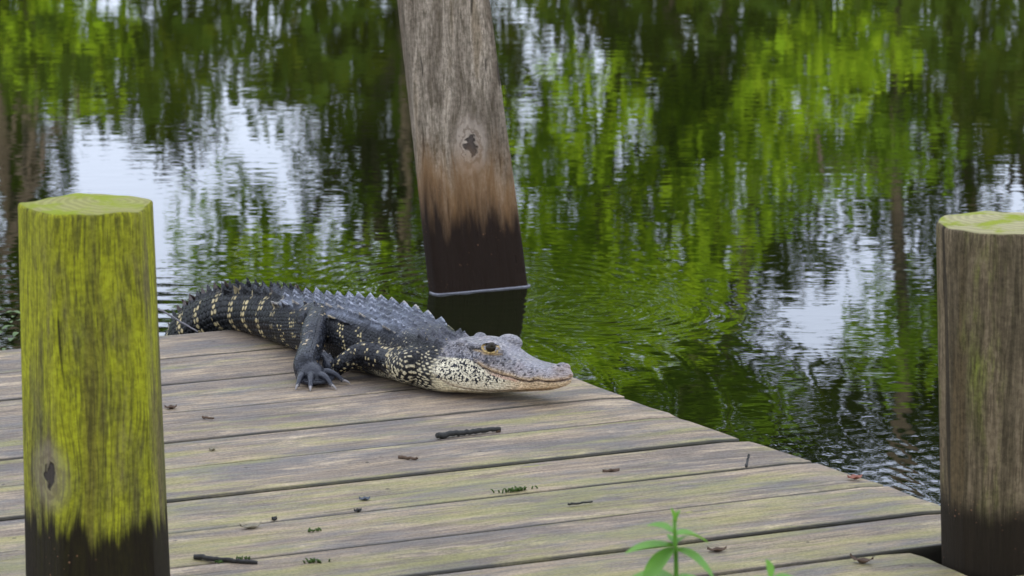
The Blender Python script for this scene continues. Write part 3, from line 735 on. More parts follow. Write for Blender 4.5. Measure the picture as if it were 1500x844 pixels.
for sg in (-1, 1):
    A = lambda X, y, z, code: (S_HEAD0 + X, .2, sg * .04, sg * y, z, code)
    ellipsoid(hd(.067, sg * .0325, .0930), HAX, (.026, .0140, .0155), A(.06, .0325, .1, 5))       # brow
    ellipsoid(hd(.004, sg * .032, .096), HAX, (.013, .010, .0095), A(.0, .032, .097, 5))            # rear corner of the skull table
    ellipsoid(hd(.193, sg * .011, .0645), HAX, (.014, .0105, .0085), A(.193, .011, .07, 6))        # nostril mound
    EYES.append((hd(.0715, sg * .0385, .0965), sg))
    # lid rim
    ec = hd(.0715, sg * .0462, .0962); ex_ = HD * .96 - HL * sg * .20 + UP * -.06; ex_ /= np.linalg.norm(ex_); ez_ = UP * .95 - HL * sg * .30; ez_ -= ex_ * (ez_ @ ex_); ez_ /= np.linalg.norm(ez_)
    q = np.linspace(0, 2 * math.pi, 41)[:-1]
    loop = [ec + ex_ * (.0150 * math.cos(a) * (1.0 if math.cos(a) > 0 else 1.18)) + ez_ * .0086 * math.sin(a) - HL * sg * .0050 * abs(math.cos(a)) ** 2 for a in q]
    V, F = [], []
    for k, c in enumerate(loop):
        tg = loop[(k + 1) % 40] - loop[k - 1]; tg /= np.linalg.norm(tg); n1 = np.cross(tg, HL * sg); n1 /= np.linalg.norm(n1); n2 = np.cross(tg, n1)
        for j in range(8): V.append(c + .0016 * (math.cos(j * math.pi / 4) * n1 + math.sin(j * math.pi / 4) * n2))
    F = [((k) * 8 + j, k * 8 + (j + 1) % 8, ((k + 1) % 40) * 8 + (j + 1) % 8, ((k + 1) % 40) * 8 + j) for k in range(40) for j in range(8)]
    n_ = np.cross(V[F[0][1]] - V[F[0][0]], V[F[0][2]] - V[F[0][0]])
    if n_ @ (V[F[0][0]] - loop[0]) < 0: F = [tuple(reversed(f)) for f in F]
    add_piece(V, F, A(.0655, .049, .0868, 7))

# --- limbs
def limb(P, rad, code, n=60, m=26, flat=1.0, s0=0.0):
    P = np.asarray(P, float); rad = np.asarray(rad, float); t = np.linspace(0, len(P) - 1, n)
    Q = crom(P, np.minimum(t, len(P) - 1 - 1e-6)); rr = np.interp(t, range(len(P)), rad)
    V, F = tube(Q, rr, m); V = np.asarray(V)
    a, b, c = V[F[0][0]], V[F[0][1]], V[F[0][2]]
    if np.cross(b - a, c - a) @ (V[:m][0] - Q[0]) < 0: F = [tuple(reversed(f)) for f in F]
    L_ = np.concatenate([[0], np.cumsum(np.linalg.norm(np.diff(Q, axis=0), axis=1))])
    A = np.zeros((len(V), 6)); A[:, 0] = np.repeat(L_, m) + s0; A[:, 2] = np.tile(np.arange(m) / m, n) * .12; A[:, 1] = np.tile(np.arange(m) / m, n); A[:, 5] = code
    add_piece(V, F, A); return Q
def toe(p, q, r0, r1, arch=.010, claw=.013, cs=1.0):
    p, q = np.asarray(p, float), np.asarray(q, float); mid = (p + q) / 2 + UP * arch; d = (q - p) / np.linalg.norm(q - p)
    limb([p, (p + mid) / 2 + UP * arch * .3, mid, (mid + q) / 2 + UP * arch * .25, q], [r0, r0 * .95, (r0 + r1) / 2, r1 * 1.05, r1], 11, 26, 14)
    limb([q - d * .004 + UP * .001, q + d * claw * .5 + UP * .001, q + d * claw - UP * .003], [r1 * .85, r1 * .55, .0006], 12, 12, 10)
def web(c, tips, w):
    top = [np.asarray(c) + UP * .004]; V = [np.asarray(c) + UP * .006, np.asarray(c) - UP * .004]
    for q in tips: V += [np.asarray(q) + UP * .0025, np.asarray(q) - UP * .0025]
    F = []
    n = len(tips)
    for k in range(n - 1): F += [(0, 2 + 2 * k, 4 + 2 * k), (1, 5 + 2 * k, 3 + 2 * k), (2 + 2 * k, 3 + 2 * k, 5 + 2 * k, 4 + 2 * k)]
    F += [(0, 1, 3, 2), (0, 2 * n, 2 * n + 1, 1)]
    add_piece(V, convex(V, F), (0, .5, 0, 0, 0, 11))
# right hind leg (towards the dock): knee high against the flank, shank down, foot flat
knee, ankle = at(468, 468, .084), at(448, 534, .030)
hipj = np.array([-.385, 6.745, .060])
limb([hipj, (hipj + knee) / 2 + np.array([-.006, -.004, .004]), knee + [0, .012, 0], knee * .72 + ankle * .28 + np.array([-.002, -.008, .002]), knee * .4 + ankle * .6 + np.array([0, -.004, 0]), ankle, at(450, 547, .014)], [.036, .032, .0265, .0255, .0225, .0240, .0215], 10, 80, 30)
fc = at(452, 545, .014); heel = at(446, 549, .012)
limb([at(447, 541, .017), at(455, 549, .014), at(464, 554, .011), at(472, 557, .008)], [.022, .0265, .023, .013], 11, 30, 22)
tips = [at(437, 564, .006), at(455, 566, .006), at(484, 564, .006), at(499, 557, .007)]
roots = [at(446, 551, .013), at(456, 553, .013), at(466, 553, .013), at(470, 549, .014)]
for a, b in zip(roots, tips): toe(a, a + (b - a) * 1.12, .0088, .0044, .009, .017)
web(at(455, 547, .016), [a * .30 + b * .70 for a, b in zip(roots, tips)], .004)
# right fore leg: upper arm swept back along the flank, forearm down, hand turned up against the hind foot
sh_j = at(600, 536, .045); elb = at(530, 521, .046); wri = at(491, 541, .018)
limb([sh_j + [.03, .05, .01], sh_j, at(566, 525, .046), at(532, 519, .048), at(508, 529, .035), wri, at(484, 542, .017)], [.036, .034, .0265, .0240, .0185, .0145, .0145], 13, 80, 28)
limb([wri, at(484, 538, .020), at(479, 531, .027)], [.0135, .0155, .011], 11, 20, 18)
for a, b in ((at(480, 533, .027), at(468.5, 516, .043)), (at(483, 531, .028), at(475.5, 517, .042)), (at(486, 533, .026), at(483, 521, .037)), (at(480, 541, .014), at(470, 545, .006)), (at(483, 544, .012), at(476, 551, .005))):
    toe(a, b, .0066, .0034, .003, .008)
# far-side limbs
LB = lambda f, l, z: np.array([-.266, 6.630, 0]) + np.array([.515, -.857, 0]) * f + np.array([.857, .515, 0]) * l + UP * z
limb([LB(-.17, .04, .05), LB(-.13, .09, .055), LB(-.09, .125, .05), LB(-.10, .135, .035), LB(-.09, .14, .016)], [.036, .030, .024, .022, .018], 10, 60, 26)
for k, a in enumerate((-.5, -.1, .3, .7)):
    q = LB(-.085, .145, .012); d = LB(.06 * math.cos(a) - .085, .145 + .06 * math.sin(a), .006); toe(q, d, .010, .005, .006, .012)
limb([LB(.09, .04, .05), LB(.07, .10, .055), LB(.05, .135, .045), LB(.085, .15, .020), LB(.10, .155, .012)], [.038, .028, .022, .016, .014], 13, 60, 24)
for k, a in enumerate((-.7, -.3, .1, .5, .9)):
    q = LB(.10, .155, .010); d = LB(.10 + .045 * math.cos(a), .155 + .045 * math.sin(a), .005); toe(q, d, .007, .0035, .004, .008)

SRC = np.concatenate(srcV); ATT = np.concatenate(attr)
me0 = bpy.data.meshes.new('src'); me0.from_pydata(SRC.tolist(), [], faces_py); me0.update()
ob0 = bpy.data.objects.new('src', me0); COL.objects.link(ob0)
md = ob0.modifiers.new('r', 'REMESH'); md.mode = 'VOXEL'; md.voxel_size = .00135; md.use_smooth_shade = True
dg = bpy.context.evaluated_depsgraph_get(); dg.update()
me = bpy.data.meshes.new_from_object(ob0.evaluated_get(dg))
bpy.data.objects.remove(ob0); bpy.data.meshes.remove(me0)
N = len(me.vertices); co = np.empty(N * 3); me.vertices.foreach_get('co', co); co = co.reshape(-1, 3)
E_ = np.empty(len(me.edges) * 2, int); me.edges.foreach_get('vertices', E_); E_ = E_.reshape(-1, 2)
deg = np.bincount(E_.ravel(), minlength=N)[:, None].astype(float)
for _ in range(1):
    acc = np.zeros_like(co)
    for k in range(3): acc[:, k] = np.bincount(E_[:, 0], co[E_[:, 1], k], N) + np.bincount(E_[:, 1], co[E_[:, 0], k], N)
    co = co * .6 + .4 * acc / deg
co[:, 2] = np.where((co[:, 2] < .0008) & (co[:, 1] < 6.93), .0008, co[:, 2])
kd = kdtree.KDTree(len(SRC))
for i, v in enumerate(SRC): kd.insert(v, i)
kd.balance()
idx = np.fromiter((kd.find(v)[1] for v in co), int, N)
A = ATT[idx].copy()
# the root of the fore leg wears the skin of the shoulder
root = np.nonzero((A[:, 5] == 13) & (A[:, 0] + .02 * np.sin(co[:, 0] * 400) * np.sin(co[:, 2] * 330) < .088))[0]
nb = len(SS) * NM; kb = kdtree.KDTree(nb // 3 + 1)
for i in range(0, nb, 3): kb.insert(SRC[i], i)
kb.balance()
for i in root: A[i] = ATT[kb.find(co[i])[1]]
s, a, p, ly, lz, code = A.T
# head-frame coordinates straight from position (accurate)
rel = co - HEAD_O; hX, hY, hZ = rel @ HD, rel @ HL, rel[:, 2]
side = np.abs(hY)

# --- pigment (numpy): skin colour, with some sheen and light on the keels put in
def hsh(i, j, k=0): 
    v = np.sin(i * 127.1 + j * 311.7 + k * 74.7) * 43758.5453; return v - np.floor(v)
def vnoise(P, sc, seed=0):
    P = P * sc + seed * 17.3; i = np.floor(P); f = P - i; f = f * f * (3 - 2 * f); out = 0
    for dx in (0, 1):
        for dy in (0, 1):
            for dz_ in (0, 1):
                w = np.where(dx, f[:, 0], 1 - f[:, 0]) * np.where(dy, f[:, 1], 1 - f[:, 1]) * np.where(dz_, f[:, 2], 1 - f[:, 2])
                out = out + w * hsh(i[:, 0] + dx, i[:, 1] + dy, i[:, 2] + dz_)
    return out
fbm = lambda sc, seed=0: .55 * vnoise(co, sc, seed) + .3 * vnoise(co, sc * 2.1, seed + 1) + .15 * vnoise(co, sc * 4.3, seed + 2)
def lattice(u, v, cu, cv, jit=.3):
    """brick lattice of scales: distance from the scale centre (0..~1), its random number, ids"""
    jv = np.floor(v / cv); uu = u / cu + .5 * (jv % 2); ju = np.floor(uu)
    fu = uu - ju - .5 - jit * (hsh(ju, jv, 1) - .5); fv = v / cv - jv - .5 - jit * (hsh(ju, jv, 2) - .5)
    return np.sqrt(fu * fu + fv * fv) * 2, hsh(ju, jv, 3), ju, jv
C = lambda *rgb: np.array(srgb(*rgb))[None, :]
def mixc(c, d, f): return c + (d - c) * np.clip(f, 0, 1)[:, None]
f1, f2, f3 = fbm(60, 1), fbm(22, 4), fbm(180, 8)
BLACK, SLATE, CREAM = C(20, 21, 24), C(88, 92, 101), C(206, 192, 150)
body = code < 6
col = np.repeat(BLACK, N, 0); hgt = np.zeros(N)
# dorsal slate on the back, sky sheen partly put into the colour
dorsal = sst(-a, -.36, -.27) * sst(s, iK(4) - .02, iK(6))
col = mixc(col, np.repeat(SLATE, N, 0) * (.65 + .7 * f1)[:, None], dorsal * (code != 4))
col = mixc(col, C(46, 48, 52) * (.5 + .7 * f1)[:, None], .4 * (1 - dorsal))
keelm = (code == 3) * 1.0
col = mixc(col, C(140, 143, 152) * (.4 + 1.0 * f1)[:, None], keelm * .85)  # lighter ridges paint in light and shade along the keel rows
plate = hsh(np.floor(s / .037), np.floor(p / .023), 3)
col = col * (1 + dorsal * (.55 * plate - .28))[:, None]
# small scales of the flank
dl, rl, ju, jv = lattice(s, p, .0078, .0068)
dome = 1 - sst(dl, .55, 1.0); hgt += .7 * dome * (1 - dorsal * .7)
band = np.abs(((s + .012 * np.sin(p * 60)) / .058) % 1 - .5) * 2
flank = sst(a, .30, .38) * sst(s, iK(5), iK(7)) * sst(-s, -iK(12), -iK(10))
spot = (rl > .80 - .42 * (band > .70)) & (hsh(ju, jv, 9) > .25) & (band > .45)
col = mixc(col, np.repeat(C(196, 178, 128), N, 0), flank * spot * (1 - sst(dl, .45, .72)) * (a < .78))
col = mixc(col, C(14, 14, 16), (1 - flank * 0) * .7 * sst(dl, .75, 1.0) * (1 - dorsal) * (a < .8))
# belly
belly = sst(a + .05 * (f2 - .5), .72, .80)
# yellow-tipped keels on the outer row
tip = (code == 3) & (np.abs(ly) > .055) & (hsh(np.floor(s / .037), np.sign(ly), 5) > .45)
col = mixc(col, C(186, 164, 112), tip * sst(np.abs(ly), .05, .07) * .55)
# neck: rounded cream scales, closer and paler towards the throat
neck = sst(s + .05 * (f2 - .5) + .045 * sst(a, .4, .7), iK(10) + .01, iK(11) - .015) * (1 - sst(hX, -.035, .010))
dn, rn, nu, nvv = lattice(s, p + .1 * s, .0060, .0060, .42)
pal = sst(a, .26, .58)
ncol = np.repeat(C(38, 37, 38), N, 0)
pal = np.clip(pal + .45 * sst(hX, -.085, -.05) * sst(a, .2, .35), 0, 1)
nsp = (1 - sst(dn, .36 + .22 * pal, .62 + .22 * pal)) * (rn < .12 + 1.15 * pal)
ncol = mixc(ncol, mixc(np.repeat(C(160, 148, 120), N, 0), C(196, 184, 150), pal) * (.82 + .3 * f1)[:, None], nsp)
ncol = mixc(ncol, C(196, 184, 148) * (.85 + .3 * f1)[:, None], sst(a, .74, .84) * (1 - .5 * sst(dn, .75, .95)))
ncol = mixc(ncol, np.repeat(C(84, 84, 90), N, 0), sst(-a, -.24, -.15) * (1 - nsp))
col = mixc(col, ncol, neck)
hgt = hgt * (1 - neck) + neck * .9 * (1 - sst(dn, .5, 1.0))
bd, brn, _, _ = lattice(s, p, .012, .011, .1)
col = mixc(col, C(196, 182, 140) * (.85 + .3 * f1)[:, None], belly * (1 - neck) * sst(s, iK(6), iK(8)) * (1 - .45 * sst(bd, .8, 1.)))
# tail: black with broken cream rings
tl = sst(-s, -iK(7) + .02, -iK(7) + .05)
td, tr_, tu, tv = lattice(s, p, .0125, .0125, .08)
tband = ((s + .006 * (hsh(0., tv, 3) - .5)) / .062) % 1; inb = (tband > .34) & (tband < .62)
tsp = inb * (hsh(tu, tv, 4) > .12) * (1 - sst(td, .66, .92)) * sst(a, .10, .2)
tcol = np.repeat(C(14, 15, 17), N, 0) * (.7 + .6 * f1)[:, None]
tcol = mixc(tcol, np.repeat(C(186, 168, 122), N, 0) * (.45 + .5 * f1 + .35 * hsh(tu, tv, 14))[:, None], tsp * sst(a, .12, .45) + .35 * tsp)
tcol = mixc(tcol, np.repeat(C(70, 73, 80), N, 0), sst(-a, -.2, -.12) * (code != 4) * sst(s, iK(5) - .05, iK(6)))
col = mixc(col, tcol, tl)
col = mixc(col, C(26, 26, 28), (code == 4) * 1.0)
col = mixc(col, C(120, 92, 74), (code == 4) * (hsh(np.floor(s / .0225), 1., 6) > .8) * .35)
hgt = hgt * (1 - tl) + tl * (1 - sst(td, .7, 1.))
# ---- head
head = sst(hX, -.045, -.015) * (code < 8)
top = np.repeat(C(132, 129, 131), N, 0) * (.5 + 1.0 * f2)[:, None]
top = mixc(top, C(150, 138, 136), sst(f1, .5, .7) * .5)
top = mixc(top, C(86, 82, 86), sst(hX, .04, -.02) * .45)
hc = top
zmv = np.interp(hX, MX, MZ)
speck = vnoise(co, 260, 3) * .6 + vnoise(co, 520, 6) * .4
# upper jaw side: paler, speckled, with a tan lip
uj = sst(side, .018, .034) * (hZ > zmv - .001)
hc = mixc(hc, C(150, 138, 132), uj * sst(zmv + .026 - hZ, 0, .016) * sst(hX, .05, .09) * .6)
hc = mixc(hc, C(60, 56, 58), sst(vnoise(co, 210, 41) * .6 + vnoise(co, 430, 42) * .4, .58, .68) * (.15 + .4 * sst(side, .015, .035)))
hc = mixc(hc, C(170, 162, 152), sst(vnoise(co, 240, 43) * .6 + vnoise(co, 480, 44) * .4, .60, .70) * .4)
hc = mixc(hc, C(40, 38, 42), uj * sst(speck, .56, .66) * sst(zmv + .030 - hZ, 0, .012) * .75)
lip = np.exp(-((hZ - zmv - .0040) / .0042) ** 2) * sst(hX, .035, .06)
hc = mixc(hc, C(184, 156, 116), lip * .75)
hc = mixc(hc, C(58, 42, 34), lip * (vnoise(co, 300, 11) > .74) * .8)
hc = mixc(hc, C(160, 134, 116), sst(hX, .185, .205) * .35)
# lower jaw: cream, mottled black at the cheek, tan to the front
lo = sst(zmv - hZ, -.001, .002) * sst(hX, -.04, .0)
chk = lo + (1 - lo) * sst(-hX, -.05, -.03) * (hZ < .068) * (side > .03)
chk = np.clip(chk, 0, 1)
cheek = np.repeat(C(204, 194, 166), N, 0)
cheek = mixc(cheek, C(190, 158, 118), sst(hX, .085, .15) * .75 + .2 * np.exp(-((hZ - zj.min() - .008) / .01) ** 2))
mot = vnoise(co, 340, 21) * .7 + vnoise(co, 640, 22) * .3
mz = sst(-hX, -.135, -.07) * sst(hZ, .020, .040)
mottle = head * chk * mz * (.55 + .9 * f2)
hc = mixc(hc, cheek, chk)
# dark line behind the eye, ear slit, dark patch over the jaw joint
stripe = np.exp(-((hZ - (.0925 + .14 * (hX - .05))) / .0020) ** 2) * sst(hX, .022, .034) * sst(-hX, -.060, -.054) * (side > .03)
hc = mixc(hc, C(22, 18, 18), stripe)
hc = mixc(hc, C(168, 140, 92), np.exp(-((hZ - .0885) / .0018) ** 2) * sst(hX, .03, .045) * sst(-hX, -.066, -.055) * (side > .03) * .7)
bl = np.exp(-((hZ - .0735) / .006) ** 2) * sst(hX, -.02, .01) * sst(-hX, -.095, -.065) * (side > .035) * (hZ > zmv)
hc = mixc(hc, C(48, 52, 64), bl * .75 * sst(mot, .38, .5))
# mouth and jaw creases
hc = mixc(hc, C(74, 52, 42), np.exp(-((hZ - zmv) / .0015) ** 2) * sst(hX, .035, .055) * .9)
hc = mixc(hc, C(160, 96, 80), np.exp(-((hZ - zmv + .0035) / .0022) ** 2) * sst(hX, .06, .085) * sst(-hX, -.135, -.12) * .6)
zjv = np.interp(hX, [-.03, 0, .03, .07, .12, .17, .2], [.044, .026, .019, .016, .0205, .027, .033])
hc = mixc(hc, C(96, 72, 52), np.exp(-((hZ - zjv) / .0013) ** 2) * sst(side, .02, .03) * .8)
hc = mixc(hc, C(196, 184, 150) * (.85 + .3 * f1)[:, None], sst(zjv - hZ, 0.001, .004))
# nostrils and lid rims
for sg in (-1, 1):
    dn_ = np.sqrt((hX - .197) ** 2 + (hY - sg * .0125) ** 2 + ((hZ - .071) * .7) ** 2)
    hc = mixc(hc, C(14, 10, 10), 1 - sst(dn_, .0025, .0042))
    dl_ = np.sqrt((hX - .098) ** 2 + (hY - sg * .037) ** 2 + (hZ - .078) ** 2)
    hc = mixc(hc, C(26, 22, 26), (1 - sst(dl_, .002, .0045)) * .8)
hc = mixc(hc, C(172, 146, 94), (code == 7) * 1.0)
hc = mixc(hc, C(30, 22, 18), (code == 7) * sst(hZ, .1000, .1025) * .95)
hc = mixc(hc, C(196, 164, 104), (code != 7) * np.exp(-((hZ - .0855) / .0022) ** 2) * sst(hX, .050, .06) * sst(-hX, -.094, -.084) * (side > .032) * .75)
pb = vnoise(co, 330, 31); hc = hc * (.62 + .76 * pb)[:, None]
col = mixc(col, hc, head)
sc_d, sc_r, _, _ = lattice(hX, hZ * 1.2 + hY * .3, .0055, .005, .5)
hgt = hgt * (1 - head) + head * (.35 * (1 - sst(sc_d, .5, 1.)) + .5 * f3)
# ---- limbs
limbm = (code >= 10) & (code != 12)
ld, lr, lu, lv = lattice(s, p, .0074, .0070, .5)
lc = np.repeat(C(34, 36, 41), N, 0) * (.7 + .6 * f1)[:, None]
lc = mixc(lc, C(66, 69, 77) * (.6 + .8 * f1)[:, None], (code == 10) * .75)  # grey-blue sheen of the hind legs put into the colour
lc = mixc(lc, C(16, 16, 18), sst(ld, .7, 1.) * .6)
lc = mixc(lc, C(196, 178, 132), (code == 13) * (lr > .74 - .3 * sst(.035 - co[:, 2], 0, .02) - .4 * sst(.15 - s, 0, .05)) * (1 - sst(ld, .45, .8)) * (.6 + .4 * hsh(lu, lv, 8)) * 1.0)
lc = mixc(lc, C(170, 150, 116), (code == 10) * (lr > .90) * (1 - sst(ld, .4, .7)) * .9)
lc = mixc(lc, C(66, 68, 75) * (.6 + .7 * f1)[:, None], (code == 11) * .9)
hgt = np.where(limbm, .8 * (1 - sst(ld, .5, 1.)), hgt)
col = np.where(limbm[:, None], lc, col)
col = np.where((code == 12)[:, None], np.repeat(C(140, 134, 130), N, 0) * (.5 + .6 * f1)[:, None], col)
hgt = np.where(code == 11, .3 * f3, hgt); hgt = np.where(code == 12, 0, hgt)

lumv = col.mean(1); col = col * (.62 + .62 * sst(lumv, .02, .16))[:, None]
gbase = np.array([-.266, 6.630, 0.0])
me.vertices.foreach_set('co', (co - gbase).ravel())
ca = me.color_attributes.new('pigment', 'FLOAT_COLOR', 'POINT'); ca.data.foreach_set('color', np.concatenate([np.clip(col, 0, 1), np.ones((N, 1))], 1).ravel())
ha = me.attributes.new('scale_height', 'FLOAT', 'POINT'); ha.data.foreach_set('value', hgt)
qa = me.attributes.new('mottle', 'FLOAT', 'POINT'); qa.data.foreach_set('value', np.clip(mottle, 0, 1.5))
ba = me.attributes.new('rough_back', 'FLOAT', 'POINT'); ba.data.foreach_set('value', np.clip(dorsal * (1 - head) + .4 * keelm, 0, 1))
wa = me.attributes.new('wet', 'FLOAT', 'POINT'); wa.data.foreach_set('value', np.clip(tl + limbm * .6, 0, 1))
me.update()
def mat_skin():
    t = NT('alligator_skin'); P = t.coord('Object'); c = t.attr('pigment'); h = t.attr('scale_height', 'Fac'); w = t.attr('wet', 'Fac')
    g = t.noise(P, 240, 3, .6); c = t.mix(.35, c, t.mix(g, (.35,) * 3, (1.0,) * 3), 'MULTIPLY')
    mot = t.math('ADD', t.math('MULTIPLY', t.noise(P, 225, 2, .5), .68), t.math('MULTIPLY', t.noise(P, 480, 2, .5), .32))
    mk = t.attr('mottle', 'Fac')
    c = t.mix(t.math('MULTIPLY', t.ss(t.math('ADD', mot, t.math('MULTIPLY', t.math('SUBTRACT', mk, .9), .14)), .515, .55), t.ss(mk, .05, .35)), c, (.012, .013, .018))
    bk = t.attr('rough_back', 'Fac'); gr = t.noise(P, 150, 4, .65)
    c = t.mix(bk, c, t.mix(1.0, c, t.mix(t.ss(gr, .36, .64), (.58,) * 3, (1.3,) * 3), 'MULTIPLY'))
    dust = t.noise(P, 45, 4, .6)
    hh = t.math('ADD', h, t.math('ADD', t.math('MULTIPLY', g, .35), t.math('MULTIPLY', t.math('MULTIPLY', gr, bk), .6)))
    t.bsdf(c, t.math('SUBTRACT', t.ss(dust, .3, .7, .24, .44), t.math('MULTIPLY', w, .10)), t.bump(hh, .0030, 1.0), .28); return t.m
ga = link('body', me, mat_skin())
gator = empty('alligator', gbase); ga.parent = gator
tag(gator, 'young alligator resting on the dock, head turned aside, tail hanging over the edge', 'alligator')
def mat_eye():
    t = NT('alligator_eye'); P = t.coord('Object'); g = t.noise(P, 300, 2)
    t.bsdf(t.mix(g, (.006, .005, .003), (.03, .022, .01)), .10, None, .25, 1.38); return t.m
EYE_M = mat_eye()
for c, sg in EYES:
    V, F = [], []
    bm = bmesh.new(); bmesh.ops.create_uvsphere(bm, u_segments=32, v_segments=20, radius=.0118); m_ = bpy.data.meshes.new('eye'); bm.to_mesh(m_); bm.free()
    o = link('eye', m_, EYE_M, gator); o.location = c - gbase; o.scale = (1, 1, .86)
# ================================================================== SMALL THINGS ON AND BY THE DECK
def simple(name, c1, c2, rough=.7, scale=60, bump=.0):
    t = NT(name); P = t.coord('Object'); g = t.noise(P, scale, 3)
    t.bsdf(t.mix(g, c1, c2), rough, t.bump(g, bump) if bump else None, .4); return t.m
TWIG_M = simple('twig_bark', srgb(26, 26, 24), srgb(58, 56, 50), .7, 90, .002)
DRY_M = simple('dry_leaf', srgb(60, 46, 36), srgb(104, 84, 66), .8)
RED_M = simple('reddish_leaf', srgb(120, 72, 56), srgb(150, 98, 78), .7)
PALE_M = simple('pale_dry_leaf', srgb(110, 102, 84), srgb(150, 142, 118), .7)
MOSS_M = simple('moss_sprig', srgb(44, 66, 22), srgb(78, 98, 36), .8)
def twig(path_px, rad, label, mat=TWIG_M, z=.006, name='twig', cat='twig', lift=None, fork=None):
    P = np.array([at(x, y, z) for x, y in path_px])
    if lift is not None: P[:, 2] += np.array(lift)
    s = np.linspace(0, len(P) - 1, 5 * len(P)); Q = np.stack([np.interp(s, range(len(P)), P[:, k]) for k in range(3)], 1)
    Q += np.random.default_rng(len(label)).normal(size=Q.shape) * rad * .18; Q[:, 2] = np.maximum(Q[:, 2], z * .8) if lift is None else Q[:, 2]
    base = Q[0].copy(); parts = [tube(Q - base, rad * np.linspace(1.1, .75, len(Q)) * np.random.default_rng(3).uniform(.88, 1.12, len(Q)), 9)]
    if fork is not None: parts.append(tube(np.array([Q[fork], (Q[fork] + Q[fork + 2]) / 2 + [0, .006, .006], Q[fork + 1] + [0.004, .012, .014]]) - base, [rad * .7, rad * .5, rad * .25], 7))
    o = link(name, mesh(name, *merge(parts)), mat); o.location = base; tag(o, label, cat); return o
twig([(639, 639), (664, 635), (688, 633), (712, 630), (732, 628)], .0050, 'dark broken stick lying on the boards in front of the alligator head', name='stick', cat='stick', z=.0052)
twig([(284, 815), (310, 819), (340, 822), (378, 824)], .0040, 'dark mossy twig lying beside the foot of the mossy post', z=.0035)
twig([(296, 611), (304, 612), (313, 613)], .0022, 'short straw-coloured twig lying between the mossy post and the stick', mat=DRY_M, z=.004)
twig([(1093, 684), (1095, 678), (1097, 676)], .0022, 'tiny upright splinter poking from a gap near the deck end', z=.004, lift=[0, .005, .012])
twig([(832, 739), (850, 737), (868, 735)], .0018, 'thin dark straw lying on the boards beyond the green sprout', z=.003)
twig([(584, 669), (598, 671), (612, 672)], .0028, 'flat brown bark scrap on the boards under the stick', mat=DRY_M, z=.004)
twig([(232, 472), (255, 477), (290, 484)], .0021, 'thin pale bare twig sticking out over the dock edge below the tail', mat=simple('grey_twig', srgb(84, 80, 80), srgb(116, 112, 114)), z=.010, lift=[.028, .016, -.003])
def leaf(px, py, L, Wd, rz, mat, label, curl=.25, z=.0012, name='dry_leaf', cat='leaf'):
    n, m = 9, 5; V = []
    for i in range(n):
        s = i / (n - 1); w = Wd * math.sin(math.pi * (s * .94 + .03)) ** .8
        for j in range(m):
            a = (j - 2) / 2
            V.append(((s - .5) * L, a * w / 2, curl * L * (2 * (s - .5) ** 2) + abs(a) * curl * Wd * .5 + .002 * math.sin(9 * s + 3 * a)))
    F = grid_faces(n, m, False); k = len(V)
    V += [(x, y, zz - .0012) for x, y, zz in V]; F = F + [tuple(reversed([q + k for q in f])) for f in F]
    rim = [j for j in range(m)] + [i * m + m - 1 for i in range(1, n)] + [(n - 1) * m + j for j in range(m - 2, -1, -1)] + [i * m for i in range(n - 2, 0, -1)]
    F += [(rim[(q + 1) % len(rim)], rim[q], rim[q] + k, rim[(q + 1) % len(rim)] + k) for q in range(len(rim))]
    o = link(name, mesh(name, V, F), mat); o.location = at(px, py, 0) + np.array([0, 0, z]); o.rotation_euler = (0, 0, rz); tag(o, label, cat); return o
leaf(250, 598, .022, .013, .2, DRY_M, 'small brown curled leaf beside the mossy post edge')
leaf(367, 774, .036, .014, .45, PALE_M, 'pale dry leaf lying near the foot of the mossy post', .35)
leaf(1252, 701, .026, .017, .3, RED_M, 'small reddish leaf lying at the open end of the dock')
leaf(1262, 824, .038, .014, -.5, DRY_M, 'brown curled leaf lying beside the foot of the grey-brown post', .4)
leaf(1050, 807, .030, .012, .1, DRY_M, 'reddish-brown leaf lying right behind the green sprout')
leaf(534, 732, .018, .010, .2, simple('bluish_scrap', srgb(70, 76, 84), srgb(96, 100, 106)), 'small dark grey leaf scrap in the middle of the boards')
leaf(311, 659, .012, .010, .6, PALE_M, 'tiny pale ring-shaped leaf scrap near the mossy post')
leaf(402, 761, .012, .009, 1.1, TWIG_M, 'tiny black crumb of bark on the gap beside the pale dry leaf')
leaf(524, 749, .013, .008, .4, TWIG_M, 'tiny dark leaf crumb lying on the second gap before the stick')
leaf(895, 690, .030, .008, .3, DRY_M, 'narrow brown stain-coloured leaf lying flat between deck end and stick', .05)
leaf(730, 632.5, .010, .006, .5, DRY_M, 'tiny brown leaf crumb touching the tip of the stick', .1)
# moss tufts in the joints
def tuft(px, py, spread, n, h, label, name='moss_tuft', cat='moss', mat=MOSS_M, seed=1, along=1.0):
    r = np.random.default_rng(seed); parts = []; c0 = at(px, py, 0)
    for _ in range(n):
        p = EX * r.normal() * spread * along + EY * r.normal() * spread * .18; a = r.uniform(0, 6.28)
        q = p + np.array([math.cos(a) * h * .9, math.sin(a) * h * .9, h * r.uniform(.3, .9)])
        parts.append(tube([p, (p + q) / 2 + [0, 0, h * .25], q], [.0014, .0013, .0005], 5))
    o = link(name, mesh(name, *merge(parts)), mat); o.location = c0; tag(o, label, cat); return o
tuft(757, 719, .016, 34, .007, 'green moss sprig lying on the boards in front of the stick', seed=2)
tuft(462, 824, .010, 16, .008, 'small green moss tuft near the dark mossy twig', seed=3)
tuft(462, 778, .006, 10, .006, 'pale green moss crumb beyond the dark mossy twig', seed=4)
tuft(340, 822, .020, 26, .006, 'dark green moss clinging to the dark mossy twig', seed=5)

